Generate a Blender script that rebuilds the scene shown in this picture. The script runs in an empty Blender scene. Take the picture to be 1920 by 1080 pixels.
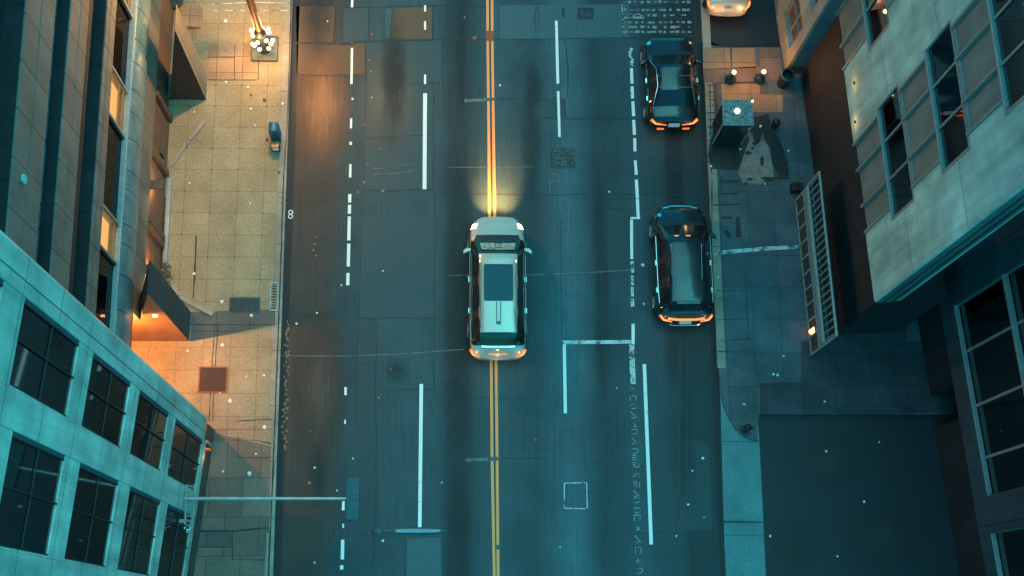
import bpy, bmesh, math, random
from mathutils import Vector, Matrix
R_ = math.radians
random.seed(7)
sc = bpy.context.scene
col = sc.collection

# ------------------------------------------------------------------ camera
CAMH = 45.5
FOC = 2577.98                       # focal length in pixels of the 1920 px wide photograph
M3 = ((0.99886784, -0.00412755, -0.04739191),
      (-0.00757588, 0.96971262, -0.24413119),
      (0.0469642, 0.24421383, 0.96858349))
cd = bpy.data.cameras.new('camera')
cam = bpy.data.objects.new('camera', cd)
col.objects.link(cam)
cd.sensor_width = 36
cd.lens = 36 * FOC / 1920
cd.clip_start = 0.5
cd.clip_end = 1500
cam.matrix_world = Matrix.Translation((0, 0, CAMH)) @ Matrix(M3).to_4x4()
sc.camera = cam

# ------------------------------------------------------------------ sky, sun, exposure
w = bpy.data.worlds.new('World')
sc.world = w
w.use_nodes = True
wt = w.node_tree
bg = wt.nodes['Background']
sky = wt.nodes.new('ShaderNodeTexSky')
sky.sky_type = 'NISHITA'
sky.sun_disc = False
sky.sun_elevation = R_(75)
sky.sun_rotation = R_(90)
sky.air_density = 1.0
tint = wt.nodes.new('ShaderNodeMix')
tint.data_type = 'RGBA'
tint.blend_type = 'MULTIPLY'
tint.inputs[0].default_value = 1.0
tint.inputs[7].default_value = (0.06, 0.98, 1.0, 1)
wt.links.new(sky.outputs[0], tint.inputs[6])
wt.links.new(tint.outputs[2], bg.inputs[0])
bg.inputs[1].default_value = 0.14
sd = bpy.data.lights.new('sun', 'SUN')
sd.energy = 0.6
sd.angle = R_(60)
sd.color = (0.36, 1.0, 0.95)
sun = bpy.data.objects.new('sun', sd)
col.objects.link(sun)
sun.rotation_euler = (R_(-6), R_(7), 0)
sc.view_settings.view_transform = 'Standard'
sc.view_settings.look = 'None'
sc.view_settings.exposure = 0.9
sc.view_settings.gamma = 1
sc.cycles.max_bounces = 6
sc.cycles.transparent_max_bounces = 12
sc.cycles.sample_clamp_indirect = 4
sc.cycles.use_denoising = True


def G(px, py, h=0.0):
    """ground (or height h) point seen at photograph pixel px, py"""
    c = Vector((px - 960, 540 - py, -FOC))
    d = Matrix(M3) @ c
    t = (h - CAMH) / d.z
    return Vector((d.x * t, d.y * t, h))


# ------------------------------------------------------------------ materials
def nt(name):
    m = bpy.data.materials.new(name)
    m.use_nodes = True
    t = m.node_tree
    return m, t, t.nodes['Principled BSDF']


def N(t, kind, **kw):
    n = t.nodes.new(kind)
    for k, v in kw.items():
        if k.startswith('i_'):
            key = k[2:]
            n.inputs[int(key) if key.isdigit() else key.replace('_', ' ')].default_value = v
        else:
            setattr(n, k, v)
    return n


def mixc(t, fac, a, b, blend='MIX'):
    n = t.nodes.new('ShaderNodeMix')
    n.data_type = 'RGBA'
    n.blend_type = blend
    for sock, v in ((0, fac), (6, a), (7, b)):
        if hasattr(v, 'is_output') or isinstance(v, bpy.types.NodeSocket):
            t.links.new(v, n.inputs[sock])
        elif sock == 0:
            n.inputs[0].default_value = v
        else:
            n.inputs[sock].default_value = (*v, 1) if len(v) == 3 else v
    return n.outputs[2]


def ramp(t, sock, stops, interp='LINEAR'):
    r = t.nodes.new('ShaderNodeValToRGB')
    cr = r.color_ramp
    cr.interpolation = interp
    while len(cr.elements) < len(stops):
        cr.elements.new(0.5)
    for e, (p, c) in zip(cr.elements, stops):
        e.position = p
        e.color = (*c, 1) if isinstance(c, tuple) else (c, c, c, 1)
    t.links.new(sock, r.inputs[0])
    return r.outputs[0]


def coords(t, scale=(1, 1, 1), kind='Object', rot=(0, 0, 0)):
    tc = t.nodes.new('ShaderNodeTexCoord')
    mp = t.nodes.new('ShaderNodeMapping')
    mp.inputs['Scale'].default_value = scale
    mp.inputs['Rotation'].default_value = rot
    t.links.new(tc.outputs[kind], mp.inputs[0])
    return mp.outputs[0]


def noise(t, vec, scale, detail=4, rough=0.6):
    n = N(t, 'ShaderNodeTexNoise')
    n.inputs['Scale'].default_value = scale
    n.inputs['Detail'].default_value = detail
    n.inputs['Roughness'].default_value = rough
    t.links.new(vec, n.inputs['Vector'])
    return n.outputs['Fac']


def bumpit(t, p, h, strength, dist=0.01):
    b = N(t, 'ShaderNodeBump')
    b.inputs['Strength'].default_value = strength
    b.inputs['Distance'].default_value = dist
    t.links.new(h, b.inputs['Height'])
    t.links.new(b.outputs[0], p.inputs['Normal'])


def plain(name, c, rough=0.6, metal=0.0, var=0.25, scale=6.0, coat=0.0, spec=0.5, grain=0.15):
    m, t, p = nt(name)
    v = coords(t)
    n1 = noise(t, v, scale)
    n2 = noise(t, v, 90, 2)
    k = ramp(t, n1, [(0.25, 1 - var), (0.75, 1 + var * 0.6)])
    k2 = ramp(t, n2, [(0.2, 1 - grain), (0.8, 1 + grain)])
    a = mixc(t, 1.0, c, k, 'MULTIPLY')
    a = mixc(t, 1.0, a, k2, 'MULTIPLY')
    t.links.new(a, p.inputs['Base Color'])
    p.inputs['Roughness'].default_value = rough
    p.inputs['Metallic'].default_value = metal
    p.inputs['Coat Weight'].default_value = coat
    p.inputs['Specular IOR Level'].default_value = spec
    return m


def emit(name, c, s, base=(0.5, 0.4, 0.3)):
    m, t, p = nt(name)
    p.inputs['Base Color'].default_value = (*base, 1)
    p.inputs['Emission Color'].default_value = (*c, 1)
    p.inputs['Emission Strength'].default_value = s
    return m


def asphalt():
    m, t, p = nt('asphalt')
    v = coords(t)
    sx = N(t, 'ShaderNodeSeparateXYZ')
    # wobble of the wear bands across the lanes
    nw = noise(t, coords(t, (0.5, 0.12, 1)), 1.3, 3)
    t.links.new(v, sx.inputs[0])
    ma = N(t, 'ShaderNodeMath', operation='MULTIPLY_ADD')
    t.links.new(nw, ma.inputs[0])
    ma.inputs[1].default_value = 0.32
    t.links.new(sx.outputs[0], ma.inputs[2])
    mr = N(t, 'ShaderNodeMapRange')
    t.links.new(ma.outputs[0], mr.inputs[0])
    mr.inputs[1].default_value = -5.54 + 0.16
    mr.inputs[2].default_value = 9.15 + 0.16
    f = lambda px: (px - 530) / 806.0
    # tyre polished (pale) and oil darkened bands, by lane
    c = lambda k: (0.029 * k, 0.066 * k, 0.077 * k)
    br = lambda k: (0.098 * k, 0.070 * k, 0.055 * k)  # left lane browner: stain plus warm lamplight put into the colour
    st = [(530, .5), (560, .42), (610, .42), (645, .62), (700, .8), (770, .95), (815, .88), (838, .36), (868, .30), (885, .6), (905, .95), (930, 1.05), (962, .8), (1000, .66), (1022, 1.0),
          (1062, 1.6), (1085, 1.3), (1118, .55), (1150, .65), (1190, .95), (1215, .8), (1262, .65), (1276, .3), (1290, .45), (1336, .4)]
    wear = ramp(t, mr.outputs[0], [(max(0, f(a)), br(b) if a < 640 else c(b)) for a, b in st])
    n1 = noise(t, v, 0.55, 5, 0.6)
    n2 = noise(t, v, 15, 5, 0.8)
    n3 = noise(t, v, 40, 3, 0.8)
    a = mixc(t, 1.0, wear, ramp(t, n1, [(0.3, 0.72), (0.7, 1.22)]), 'MULTIPLY')
    a = mixc(t, 1.0, a, ramp(t, n2, [(0.3, 0.55), (0.7, 1.45)]), 'MULTIPLY')
    a = mixc(t, 1.0, a, ramp(t, n3, [(0.25, 0.5), (0.75, 1.55)]), 'MULTIPLY')
    # long streaks dragged by tyres
    n4 = noise(t, coords(t, (9, 0.25, 1)), 1.6, 3)
    a = mixc(t, 1.0, a, ramp(t, n4, [(0.3, 0.8), (0.7, 1.18)]), 'MULTIPLY')
    t.links.new(a, p.inputs['Base Color'])
    rr = ramp(t, n2, [(0.3, 0.45), (0.7, 0.75)])
    t.links.new(rr, p.inputs['Roughness'])
    p.inputs['Specular IOR Level'].default_value = 0.45
    bumpit(t, p, n3, 0.5, 0.012)
    return m


def patch_mat(name, k, tintc=(1, 1, 1)):
    m, t, p = nt(name)
    v = coords(t, kind='Object')
    n2 = noise(t, v, 15, 5, 0.8)
    n3 = noise(t, v, 40, 3, 0.8)
    a = mixc(t, 1.0, tuple(0.066 * k * x * y for x, y in zip(tintc, (0.47, 1.0, 1.14))), ramp(t, n2, [(0.3, 0.55), (0.7, 1.45)]), 'MULTIPLY')
    a = mixc(t, 1.0, a, ramp(t, n3, [(0.25, 0.55), (0.75, 1.5)]), 'MULTIPLY')
    t.links.new(a, p.inputs['Base Color'])
    p.inputs['Roughness'].default_value = 0.6
    bumpit(t, p, n3, 0.4, 0.01)
    return m


def paving(name, c, bw, bh, off=0.0, var=0.16, stain=0.25, joint=0.35, jw=0.012):
    m, t, p = nt(name)
    v = coords(t)
    b = N(t, 'ShaderNodeTexBrick')
    b.offset = off
    b.inputs['Scale'].default_value = 1
    b.inputs['Brick Width'].default_value = bw
    b.inputs['Row Height'].default_value = bh
    b.inputs['Mortar Size'].default_value = jw
    b.inputs['Mortar Smooth'].default_value = 0.3
    b.inputs['Bias'].default_value = 0.0
    b.inputs['Color1'].default_value = (1 - var, 1 - var, 1 - var, 1)
    b.inputs['Color2'].default_value = (1 + var, 1 + var, 1 + var, 1)
    b.inputs['Mortar'].default_value = (joint, joint, joint, 1)
    t.links.new(v, b.inputs[0])
    n1 = noise(t, v, 0.8, 5, 0.65)
    n2 = noise(t, v, 14, 4, 0.7)
    n3 = noise(t, v, 80, 2, 0.6)
    a = mixc(t, 1.0, c, b.outputs['Color'], 'MULTIPLY')
    a = mixc(t, 1.0, a, ramp(t, n1, [(0.3, 1 - stain), (0.7, 1 + stain * .6)]), 'MULTIPLY')
    a = mixc(t, 1.0, a, ramp(t, n2, [(0.25, 0.70), (0.75, 1.22)]), 'MULTIPLY')
    a = mixc(t, 1.0, a, ramp(t, n3, [(0.25, 0.8), (0.75, 1.2)]), 'MULTIPLY')
    t.links.new(a, p.inputs['Base Color'])
    p.inputs['Roughness'].default_value = 0.75
    bumpit(t, p, n2, 0.25, 0.01)
    return m


def stone(name, c, jx=0.0, jz=0.0, off=0.0, stain=0.3, rough=0.75, axis='xz', spotty=0.16):
    """facade stone: cloudy tone, rain streaks down the height and, if asked, panel joints"""
    m, t, p = nt(name)
    v = coords(t)
    n1 = noise(t, v, 0.7, 5, 0.6)
    n2 = noise(t, coords(t, (1.1, 1.1, 0.12)), 1.6, 4, 0.6)
    n3 = noise(t, v, 18, 4, 0.8)
    a = mixc(t, 1.0, c, ramp(t, n1, [(0.3, 1 - stain), (0.7, 1 + stain * .5)]), 'MULTIPLY')
    a = mixc(t, 1.0, a, ramp(t, n2, [(0.3, 1 - stain), (0.65, 1 + stain * .4)]), 'MULTIPLY')
    a = mixc(t, 1.0, a, ramp(t, n3, [(0.25, 1 - spotty), (0.75, 1 + spotty)]), 'MULTIPLY')
    if jx:
        s = N(t, 'ShaderNodeSeparateXYZ')
        cb = N(t, 'ShaderNodeCombineXYZ')
        t.links.new(v, s.inputs[0])
        t.links.new(s.outputs[0 if axis[0] == 'x' else 1], cb.inputs[0])
        t.links.new(s.outputs[2], cb.inputs[1])
        b = N(t, 'ShaderNodeTexBrick')
        b.offset = off
        b.inputs['Scale'].default_value = 1
        b.inputs['Brick Width'].default_value = jx
        b.inputs['Row Height'].default_value = jz
        b.inputs['Mortar Size'].default_value = 0.018
        b.inputs['Mortar Smooth'].default_value = 0.2
        b.inputs['Color1'].default_value = (.9, .9, .9, 1)
        b.inputs['Color2'].default_value = (1.1, 1.1, 1.1, 1)
        b.inputs['Mortar'].default_value = (.28, .28, .3, 1)
        t.links.new(cb.outputs[0], b.inputs[0])
        a = mixc(t, 1.0, a, b.outputs['Color'], 'MULTIPLY')
    t.links.new(a, p.inputs['Base Color'])
    p.inputs['Roughness'].default_value = rough
    bumpit(t, p, n3, 0.08, 0.01)
    return m


def paint_mark(name, c, worn=0.5):
    """road paint that has worn through to asphalt in places"""
    m, t, p = nt(name)
    v = coords(t)
    n = noise(t, v, 22, 5, 0.75)
    n2 = noise(t, v, 3, 3, 0.6)
    ad = N(t, 'ShaderNodeMath', operation='ADD')
    t.links.new(n, ad.inputs[0])
    t.links.new(n2, ad.inputs[1])
    k = ramp(t, ad.outputs[0], [(max(0, worn - 0.08), 0.0), (min(1, worn + 0.12), 1.0)])
    a = mixc(t, k, (0.07, 0.07, 0.07), c)
    t.links.new(a, p.inputs['Base Color'])
    p.inputs['Roughness'].default_value = 0.6
    return m


def glass_mat(name, tr=(0.45, 0.48, 0.5), refl=0.22):
    m, t, p = nt(name)
    out = t.nodes['Material Output']
    t.nodes.remove(p)
    tb = N(t, 'ShaderNodeBsdfTransparent')
    tb.inputs[0].default_value = (*tr, 1)
    gb = N(t, 'ShaderNodeBsdfGlossy')
    gb.inputs['Color'].default_value = (refl, refl, refl, 1)
    gb.inputs['Roughness'].default_value = 0.03
    fr = N(t, 'ShaderNodeFresnel')
    fr.inputs[0].default_value = 1.5
    mr = N(t, 'ShaderNodeMath', operation='MULTIPLY_ADD')
    t.links.new(fr.outputs[0], mr.inputs[0])
    mr.inputs[1].default_value = 1.0
    mr.inputs[2].default_value = 0.05
    mx = N(t, 'ShaderNodeMixShader')
    t.links.new(mr.outputs[0], mx.inputs[0])
    t.links.new(tb.outputs[0], mx.inputs[1])
    t.links.new(gb.outputs[0], mx.inputs[2])
    t.links.new(mx.outputs[0], out.inputs[0])
    return m


def stain_mat(name, c, streak, amount):
    """soft-edged stain soaked into the surface below it: lets the asphalt through at its ragged edge"""
    m, t, p = nt(name)
    g = coords(t, kind='Generated')
    sep = N(t, 'ShaderNodeSeparateXYZ')
    t.links.new(g, sep.inputs[0])

    def tent(sock):
        a = N(t, 'ShaderNodeMath', operation='PINGPONG')
        a.inputs[1].default_value = 0.5
        t.links.new(sock, a.inputs[0])
        return a.outputs[0]
    mu = N(t, 'ShaderNodeMath', operation='MULTIPLY')
    t.links.new(tent(sep.outputs[0]), mu.inputs[0])
    t.links.new(tent(sep.outputs[1]), mu.inputs[1])
    n1 = noise(t, coords(t, (7, 0.35, 1) if streak else (1.2, 0.9, 1)), 1.9, 5, 0.7)
    m2 = N(t, 'ShaderNodeMath', operation='MULTIPLY')
    t.links.new(mu.outputs[0], m2.inputs[0])
    t.links.new(n1, m2.inputs[1])
    fac = ramp(t, m2.outputs[0], [(0.008, 0.0), (0.10, amount)])
    t.links.new(fac, p.inputs['Alpha'])
    n3 = noise(t, coords(t), 55, 3, 0.7)
    a = mixc(t, 1.0, c, ramp(t, n3, [(0.25, 0.55), (0.75, 1.5)]), 'MULTIPLY')
    t.links.new(a, p.inputs['Base Color'])
    p.inputs['Roughness'].default_value = 0.5
    return m


MAT = {}
# parts whose loose pieces are one surface or one fitting
WHOLE = {'bars', 'studs', 'rim', 'debris', 'stems', 'foliage', 'frame', 'lens_cover', 'clamp', 'bracket', 'window', 'fitting', 'lamp_head', 'support_pipe', 'bolt_cluster', 'post', 'body', 'window_bar', 'tray', 'roof_aerial', 'lantern', 'paint', 'lamp_arm', 'outlet_cap', 'door_lamp', 'tailgate_trim', 'corner_edge'}


def lib():
    M = MAT
    M['asphalt'] = asphalt()
    M['patch_dark'] = patch_mat('patch_dark', 0.62)
    M['patch_mid'] = patch_mat('patch_mid', 0.78)
    M['patch_light'] = patch_mat('patch_light', 1.35)
    M['patch_brown'] = patch_mat('patch_brown', 0.85, (3.6, 1.0, 0.42))
    M['rust_stain'] = stain_mat('rust_stain', (0.26, 0.10, 0.035), True, 0.95)
    M['brown_stain'] = stain_mat('brown_stain', (0.075, 0.036, 0.02), True, 0.9)
    M['pale_stain'] = stain_mat('pale_stain', (0.16, 0.13, 0.09), True, 0.7)
    M['dust_stain'] = stain_mat('dust_stain', (0.03, 0.032, 0.034), False, 0.6)
    M['oil_stain'] = stain_mat('oil_stain', (0.012, 0.013, 0.015), False, 0.55)
    M['tar'] = plain('tar', (0.012, 0.012, 0.013), 0.5)
    M['lot'] = patch_mat('lot', 0.21, (1.2, 1, 1.2))
    M['gutter'] = plain('gutter', (0.016, 0.017, 0.019), 0.7, scale=3)
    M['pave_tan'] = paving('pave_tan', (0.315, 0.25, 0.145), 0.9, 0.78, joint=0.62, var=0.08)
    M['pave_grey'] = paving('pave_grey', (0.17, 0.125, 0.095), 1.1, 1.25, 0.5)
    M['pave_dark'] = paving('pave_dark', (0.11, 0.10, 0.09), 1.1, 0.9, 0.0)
    M['pave_right'] = paving('pave_right', (0.075, 0.105, 0.116), 0.95, 1.15, 0.0, joint=0.55, stain=0.35)
    M['pave_warm'] = paving('pave_warm', (0.30, 0.205, 0.12), 1.1, 0.9, 0.0, var=0.05)
    M['pave_rust'] = paving('pave_rust', (0.34, 0.22, 0.13), 0.9, 0.6, 0.0)
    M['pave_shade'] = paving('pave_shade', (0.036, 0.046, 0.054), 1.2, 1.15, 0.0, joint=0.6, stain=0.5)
    M['granite'] = paving('granite', (0.05, 0.05, 0.052), 1.2, 0.9, 0.5, joint=0.6, stain=0.5)
    M['apron'] = paving('apron', (0.10, 0.25, 0.25), 9, 3.1, 0.0, var=0.05)
    M['kerb'] = paving('kerbstone', (0.30, 0.27, 0.21), 3, 1.85, 0.0, var=0.1, stain=0.35)
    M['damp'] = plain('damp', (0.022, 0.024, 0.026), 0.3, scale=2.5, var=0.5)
    M['dry_patch'] = plain('dry_patch', (0.24, 0.23, 0.2), 0.85, scale=5, var=0.4)
    M['white_mark'] = paint_mark('white_mark', (0.84, 0.84, 0.78), 0.74)
    M['worn_mark'] = paint_mark('worn_mark', (0.6, 0.62, 0.6), 0.98)
    M['yellow_mark'] = paint_mark('yellow_mark', (1.0, 0.33, 0.09), 0.72)
    M['dim_mark'] = paint_mark('dim_mark', (0.30, 0.32, 0.31), 0.98)
    M['faint_mark'] = paint_mark('faint_mark', (0.14, 0.15, 0.15), 1.0)
    M['crumb'] = plain('crumb', (0.22, 0.15, 0.085), 0.8)
    M['rust_mark'] = plain('rust_mark', (0.28, 0.09, 0.03), 0.8)
    M['LLstone'] = stone('LLstone', (0.66, 0.62, 0.50), 60, 2.35, stain=0.34)
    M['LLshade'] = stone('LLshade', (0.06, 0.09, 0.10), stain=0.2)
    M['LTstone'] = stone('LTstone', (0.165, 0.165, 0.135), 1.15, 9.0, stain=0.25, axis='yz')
    M['LTdark'] = stone('LTdark', (0.02, 0.018, 0.02), 1.4, 9.0, stain=0.4, axis='yz')  # facade stone with the recess shading put into its colour
    M['LTpipe'] = plain('LTpipe', (0.12, 0.25, 0.28), 0.34, 0.2, scale=2.2, var=0.4)
    M['LTtrim'] = plain('LTtrim', (0.3, 0.36, 0.36), 0.4, 0.3)
    M['LTblue'] = plain('LTblue', (0.06, 0.16, 0.2), 0.3, scale=1.4, var=0.5)
    M['brown_wall'] = plain('brown_wall', (0.13, 0.075, 0.05), 0.7, scale=3, var=0.4)
    M['brown_dark'] = plain('brown_dark', (0.05, 0.03, 0.025), 0.8, scale=3)
    M['warm_wall'] = plain('warm_wall', (0.36, 0.19, 0.09), 0.8, scale=2)
    M['R1stone'] = stone('R1stone', (0.40, 0.69, 0.61), 30, 4.25, stain=0.34)
    M['R1panel'] = stone('R1panel', (0.18, 0.24, 0.22), 0, 0, stain=0.2, spotty=0.2)
    M['R1bar'] = plain('R1bar', (0.24, 0.28, 0.25), 0.5)
    M['R1sill'] = plain('R1sill', (0.25, 0.31, 0.28), 0.4)
    M['R2stone'] = stone('R2stone', (0.035, 0.06, 0.07), 2.6, 1.75, stain=0.25)
    M['blue_panel'] = plain('blue_panel', (0.05, 0.17, 0.2), 0.5, scale=0.7, var=0.4)  # flat blue that stands for a teal reflection on stone
    M['wingstone'] = stone('wingstone', (0.36, 0.34, 0.27), stain=0.3)
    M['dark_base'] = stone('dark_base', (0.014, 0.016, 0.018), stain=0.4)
    M['black'] = plain('black', (0.012, 0.012, 0.013), 0.5)
    M['frame'] = plain('frame', (0.03, 0.035, 0.037), 0.5, 0.3)
    M['room'] = plain('room', (0.035, 0.03, 0.028), 0.9)
    M['room_brown'] = plain('room_brown', (0.12, 0.065, 0.045), 0.9)
    M['glass'] = glass_mat('glass')
    M['steel'] = plain('steel', (0.36, 0.45, 0.44), 0.4, 0.5)
    M['steel_dark'] = plain('steel_dark', (0.06, 0.09, 0.1), 0.45, 0.5)
    M['screen_metal'] = plain('screen_metal', (0.34, 0.38, 0.34), 0.5, 0.2)
    M['mesh_panel'] = plain('mesh_panel', (0.05, 0.05, 0.045), 0.8)
    M['bluebox'] = plain('bluebox', (0.02, 0.13, 0.19), 0.45, scale=8, var=0.4)
    M['paper'] = plain('paper', (0.85, 0.85, 0.78), 0.7)
    M['leaf'] = plain('leaf_orange', (0.5, 0.16, 0.03), 0.7)
    M['foliage'] = plain('foliage', (0.045, 0.06, 0.035), 0.7, scale=12, var=0.5)
    M['box_dark'] = plain('box_dark', (0.02, 0.075, 0.09), 0.5, scale=9, var=0.4)
    M['rubber'] = plain('rubber', (0.012, 0.012, 0.013), 0.7)
    M['rim'] = plain('rim', (0.55, 0.57, 0.55), 0.3, 0.9)
    M['chrome'] = plain('chrome', (0.75, 0.76, 0.74), 0.15, 1.0, var=0.05, grain=0.03)
    M['plastic'] = plain('plastic', (0.02, 0.02, 0.022), 0.5)
    M['car_glass'] = plain('car_glass', (0.012, 0.016, 0.018), 0.08, 0.0, var=0.3, coat=0.2, spec=0.5, grain=0.02)
    M['plate'] = plain('plate', (0.7, 0.72, 0.68), 0.5, scale=20)
    M['pole'] = plain('pole', (0.4, 0.16, 0.05), 0.45, 0.4, scale=4)
    M['globe'] = emit('globe', (1.0, 0.58, 0.24), 3, (0.9, 0.85, 0.7))
    M['bollard_glow'] = emit('bollard_glow', (1.0, 0.5, 0.18), 4, (0.9, 0.8, 0.6))
    M['roof_light'] = emit('roof_light', (0.85, 0.9, 0.78), 0.6)
    M['tail'] = emit('tail', (1.0, 0.20, 0.03), 0.6, (0.5, 0.06, 0.02))
    M['tail_hot'] = emit('tail_hot', (1.0, 0.42, 0.14), 0.9, (0.5, 0.06, 0.02))
    M['head'] = emit('head', (1.0, 0.75, 0.45), 3, (0.8, 0.8, 0.8))
    M['lit_room'] = emit('lit_room', (1.0, 0.46, 0.13), 1.7, (0.6, 0.4, 0.25))
    M['cyan_lamp'] = emit('cyan_lamp', (0.1, 0.8, 0.8), 0.12, (0.05, 0.3, 0.3))
    M['roof_glass'] = plain('roof_glass', (0.006, 0.07, 0.095), 0.45, spec=0.25, var=0.1, grain=0.03)
    M['lamp_housing'] = plain('lamp_housing', (0.22, 0.34, 0.35), 0.5, scale=5)
    M['shade'] = plain('shade', (0.35, 0.38, 0.33), 0.5, scale=9, var=0.7)
    M['lamp_orange'] = emit('lamp_orange', (1.0, 0.4, 0.12), 3.0)
    M['lamp_cream'] = emit('lamp_cream', (1.0, 0.7, 0.4), 6)


lib()


# ------------------------------------------------------------------ mesh building
class MB:
    def __init__(s):
        s.bm = bmesh.new()

    def box(s, x0, x1, y0, y1, z0, z1, mi=0):
        v = [s.bm.verts.new(c) for c in ((x0, y0, z0), (x1, y0, z0), (x1, y1, z0), (x0, y1, z0),
                                         (x0, y0, z1), (x1, y0, z1), (x1, y1, z1), (x0, y1, z1))]
        for f in ((3, 2, 1, 0), (4, 5, 6, 7), (0, 1, 5, 4), (1, 2, 6, 5), (2, 3, 7, 6), (3, 0, 4, 7)):
            s.bm.faces.new([v[i] for i in f]).material_index = mi
        return s

    def poly(s, pts, z=None):
        v = [s.bm.verts.new((p[0], p[1], p[2] if z is None else z)) for p in pts]
        f = s.bm.faces.new(v)
        f.normal_update()
        return f

    def sheet(s, pts, z):
        f = s.poly(pts, z)
        if f.normal.z < 0:
            f.normal_flip()
        return s

    def prism(s, pts, z0, z1):
        n = len(pts)
        a = sum(pts[i][0] * pts[(i + 1) % n][1] - pts[(i + 1) % n][0] * pts[i][1] for i in range(n))
        if a < 0:
            pts = pts[::-1]
        lo = [s.bm.verts.new((p[0], p[1], z0)) for p in pts]
        hi = [s.bm.verts.new((p[0], p[1], z1)) for p in pts]
        s.bm.faces.new(hi)
        s.bm.faces.new(lo[::-1])
        for i in range(n):
            j = (i + 1) % n
            s.bm.faces.new((lo[i], lo[j], hi[j], hi[i]))
        return s

    def tube(s, pts, r, seg=10, cap=True, r2=None):
        pts = [Vector(p) for p in pts]
        rings = []
        for i, p in enumerate(pts):
            d = (pts[min(i + 1, len(pts) - 1)] - pts[max(i - 1, 0)]).normalized()
            up = Vector((0, 0, 1)) if abs(d.z) < 0.95 else Vector((1, 0, 0))
            a = d.cross(up).normalized()
            b = d.cross(a)
            k = i / max(1, len(pts) - 1)
            rr = r if r2 is None else r + (r2 - r) * k
            rings.append([s.bm.verts.new(p + a * rr * math.cos(q * 2 * math.pi / seg) + b * rr * math.sin(q * 2 * math.pi / seg)) for q in range(seg)])
        for r0, r1 in zip(rings, rings[1:]):
            for q in range(seg):
                s.bm.faces.new((r0[q], r0[(q + 1) % seg], r1[(q + 1) % seg], r1[q]))
        if cap:
            s.bm.faces.new(rings[0][::-1])
            s.bm.faces.new(rings[-1])
        return s

    def lathe(s, prof, c=(0, 0, 0), seg=20):
        rings = []
        for r, z in prof:
            if r < 1e-4:
                rings.append([s.bm.verts.new((c[0], c[1], c[2] + z))])
            else:
                rings.append([s.bm.verts.new((c[0] + r * math.cos(q * 2 * math.pi / seg), c[1] + r * math.sin(q * 2 * math.pi / seg), c[2] + z)) for q in range(seg)])
        for a, b in zip(rings, rings[1:]):
            for q in range(seg):
                w = (q + 1) % seg
                if len(a) == 1 and len(b) == 1:
                    continue
                if len(a) == 1:
                    s.bm.faces.new((a[0], b[w], b[q]))
                elif len(b) == 1:
                    s.bm.faces.new((a[q], a[w], b[0]))
                else:
                    s.bm.faces.new((a[q], a[w], b[w], b[q]))
        return s

    def ball(s, c, r, seg=14, flat=1.0):
        return s.lathe([(r * math.sin(math.pi * k / 8), -r * flat * math.cos(math.pi * k / 8)) for k in range(9)], c, seg)

    def build(s, name, mat, parent=None, bevel=0.0, smooth=False, recalc=True, split=None):
        if split is None:
            split = parent is not None and name not in WHOLE
        if split:
            left = set(s.bm.verts)
            isl = []
            while left:
                st = [left.pop()]
                got = set(st)
                while st:
                    v = st.pop()
                    for e in v.link_edges:
                        u = e.other_vert(v)
                        if u not in got:
                            got.add(u); left.discard(u); st.append(u)
                isl.append(got)
            if 1 < len(isl) <= 90:
                isl.sort(key=lambda g: min(v.index for v in g) if True else 0)
                res = []
                for g in isl:
                    m = MB()
                    mp = {v: m.bm.verts.new(v.co) for v in g}
                    for f in {f for v in g for f in v.link_faces}:
                        m.bm.faces.new([mp[v] for v in f.verts]).material_index = f.material_index
                    res.append(m.build(name, mat, parent, bevel, smooth, recalc, False))
                s.bm.free()
                return res[0]
        if recalc:
            bmesh.ops.recalc_face_normals(s.bm, faces=s.bm.faces)
        if bevel:
            bmesh.ops.bevel(s.bm, geom=s.bm.edges[:], offset=bevel, segments=2, affect='EDGES', profile=0.6)
        me = bpy.data.meshes.new(name)
        s.bm.to_mesh(me)
        s.bm.free()
        for m in (mat if isinstance(mat, (list, tuple)) else [mat]):
            me.materials.append(MAT[m])
        if smooth:
            for f in me.polygons:
                f.use_smooth = True
            me.set_sharp_from_angle(angle=R_(40))
        o = bpy.data.objects.new(name, me)
        col.objects.link(o)
        o.parent = parent
        return o


def tag(o, label, cat=None, group=None):
    o['label'] = label
    if cat:
        o['category'] = cat
    if group:
        o['group'] = group
    return o


def thing(name, label, cat, loc=(0, 0, 0), rz=0.0, group=None):
    o = bpy.data.objects.new(name, None)
    col.objects.link(o)
    o.location = loc
    o.rotation_euler = (0, 0, rz)
    return tag(o, label, cat, group)


def structure(o):
    o['kind'] = 'structure'
    return o


def kids(o):
    return [c for c in bpy.data.objects if c.parent == o]


def copy_tree(o, parent=None):
    c = o.copy()
    col.objects.link(c)
    c.parent = parent
    for ch in kids(o):
        copy_tree(ch, c)
    return c


def lamp(name, parent, loc, power, colr, kind='POINT', radius=0.1, **kw):
    l = bpy.data.lights.new(name, kind)
    l.energy = power
    l.color = colr
    l.shadow_soft_size = radius
    for k, v in kw.items():
        setattr(l, k, v)
    o = bpy.data.objects.new(name, l)
    col.objects.link(o)
    o.parent = parent
    o.location = loc
    return o


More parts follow.
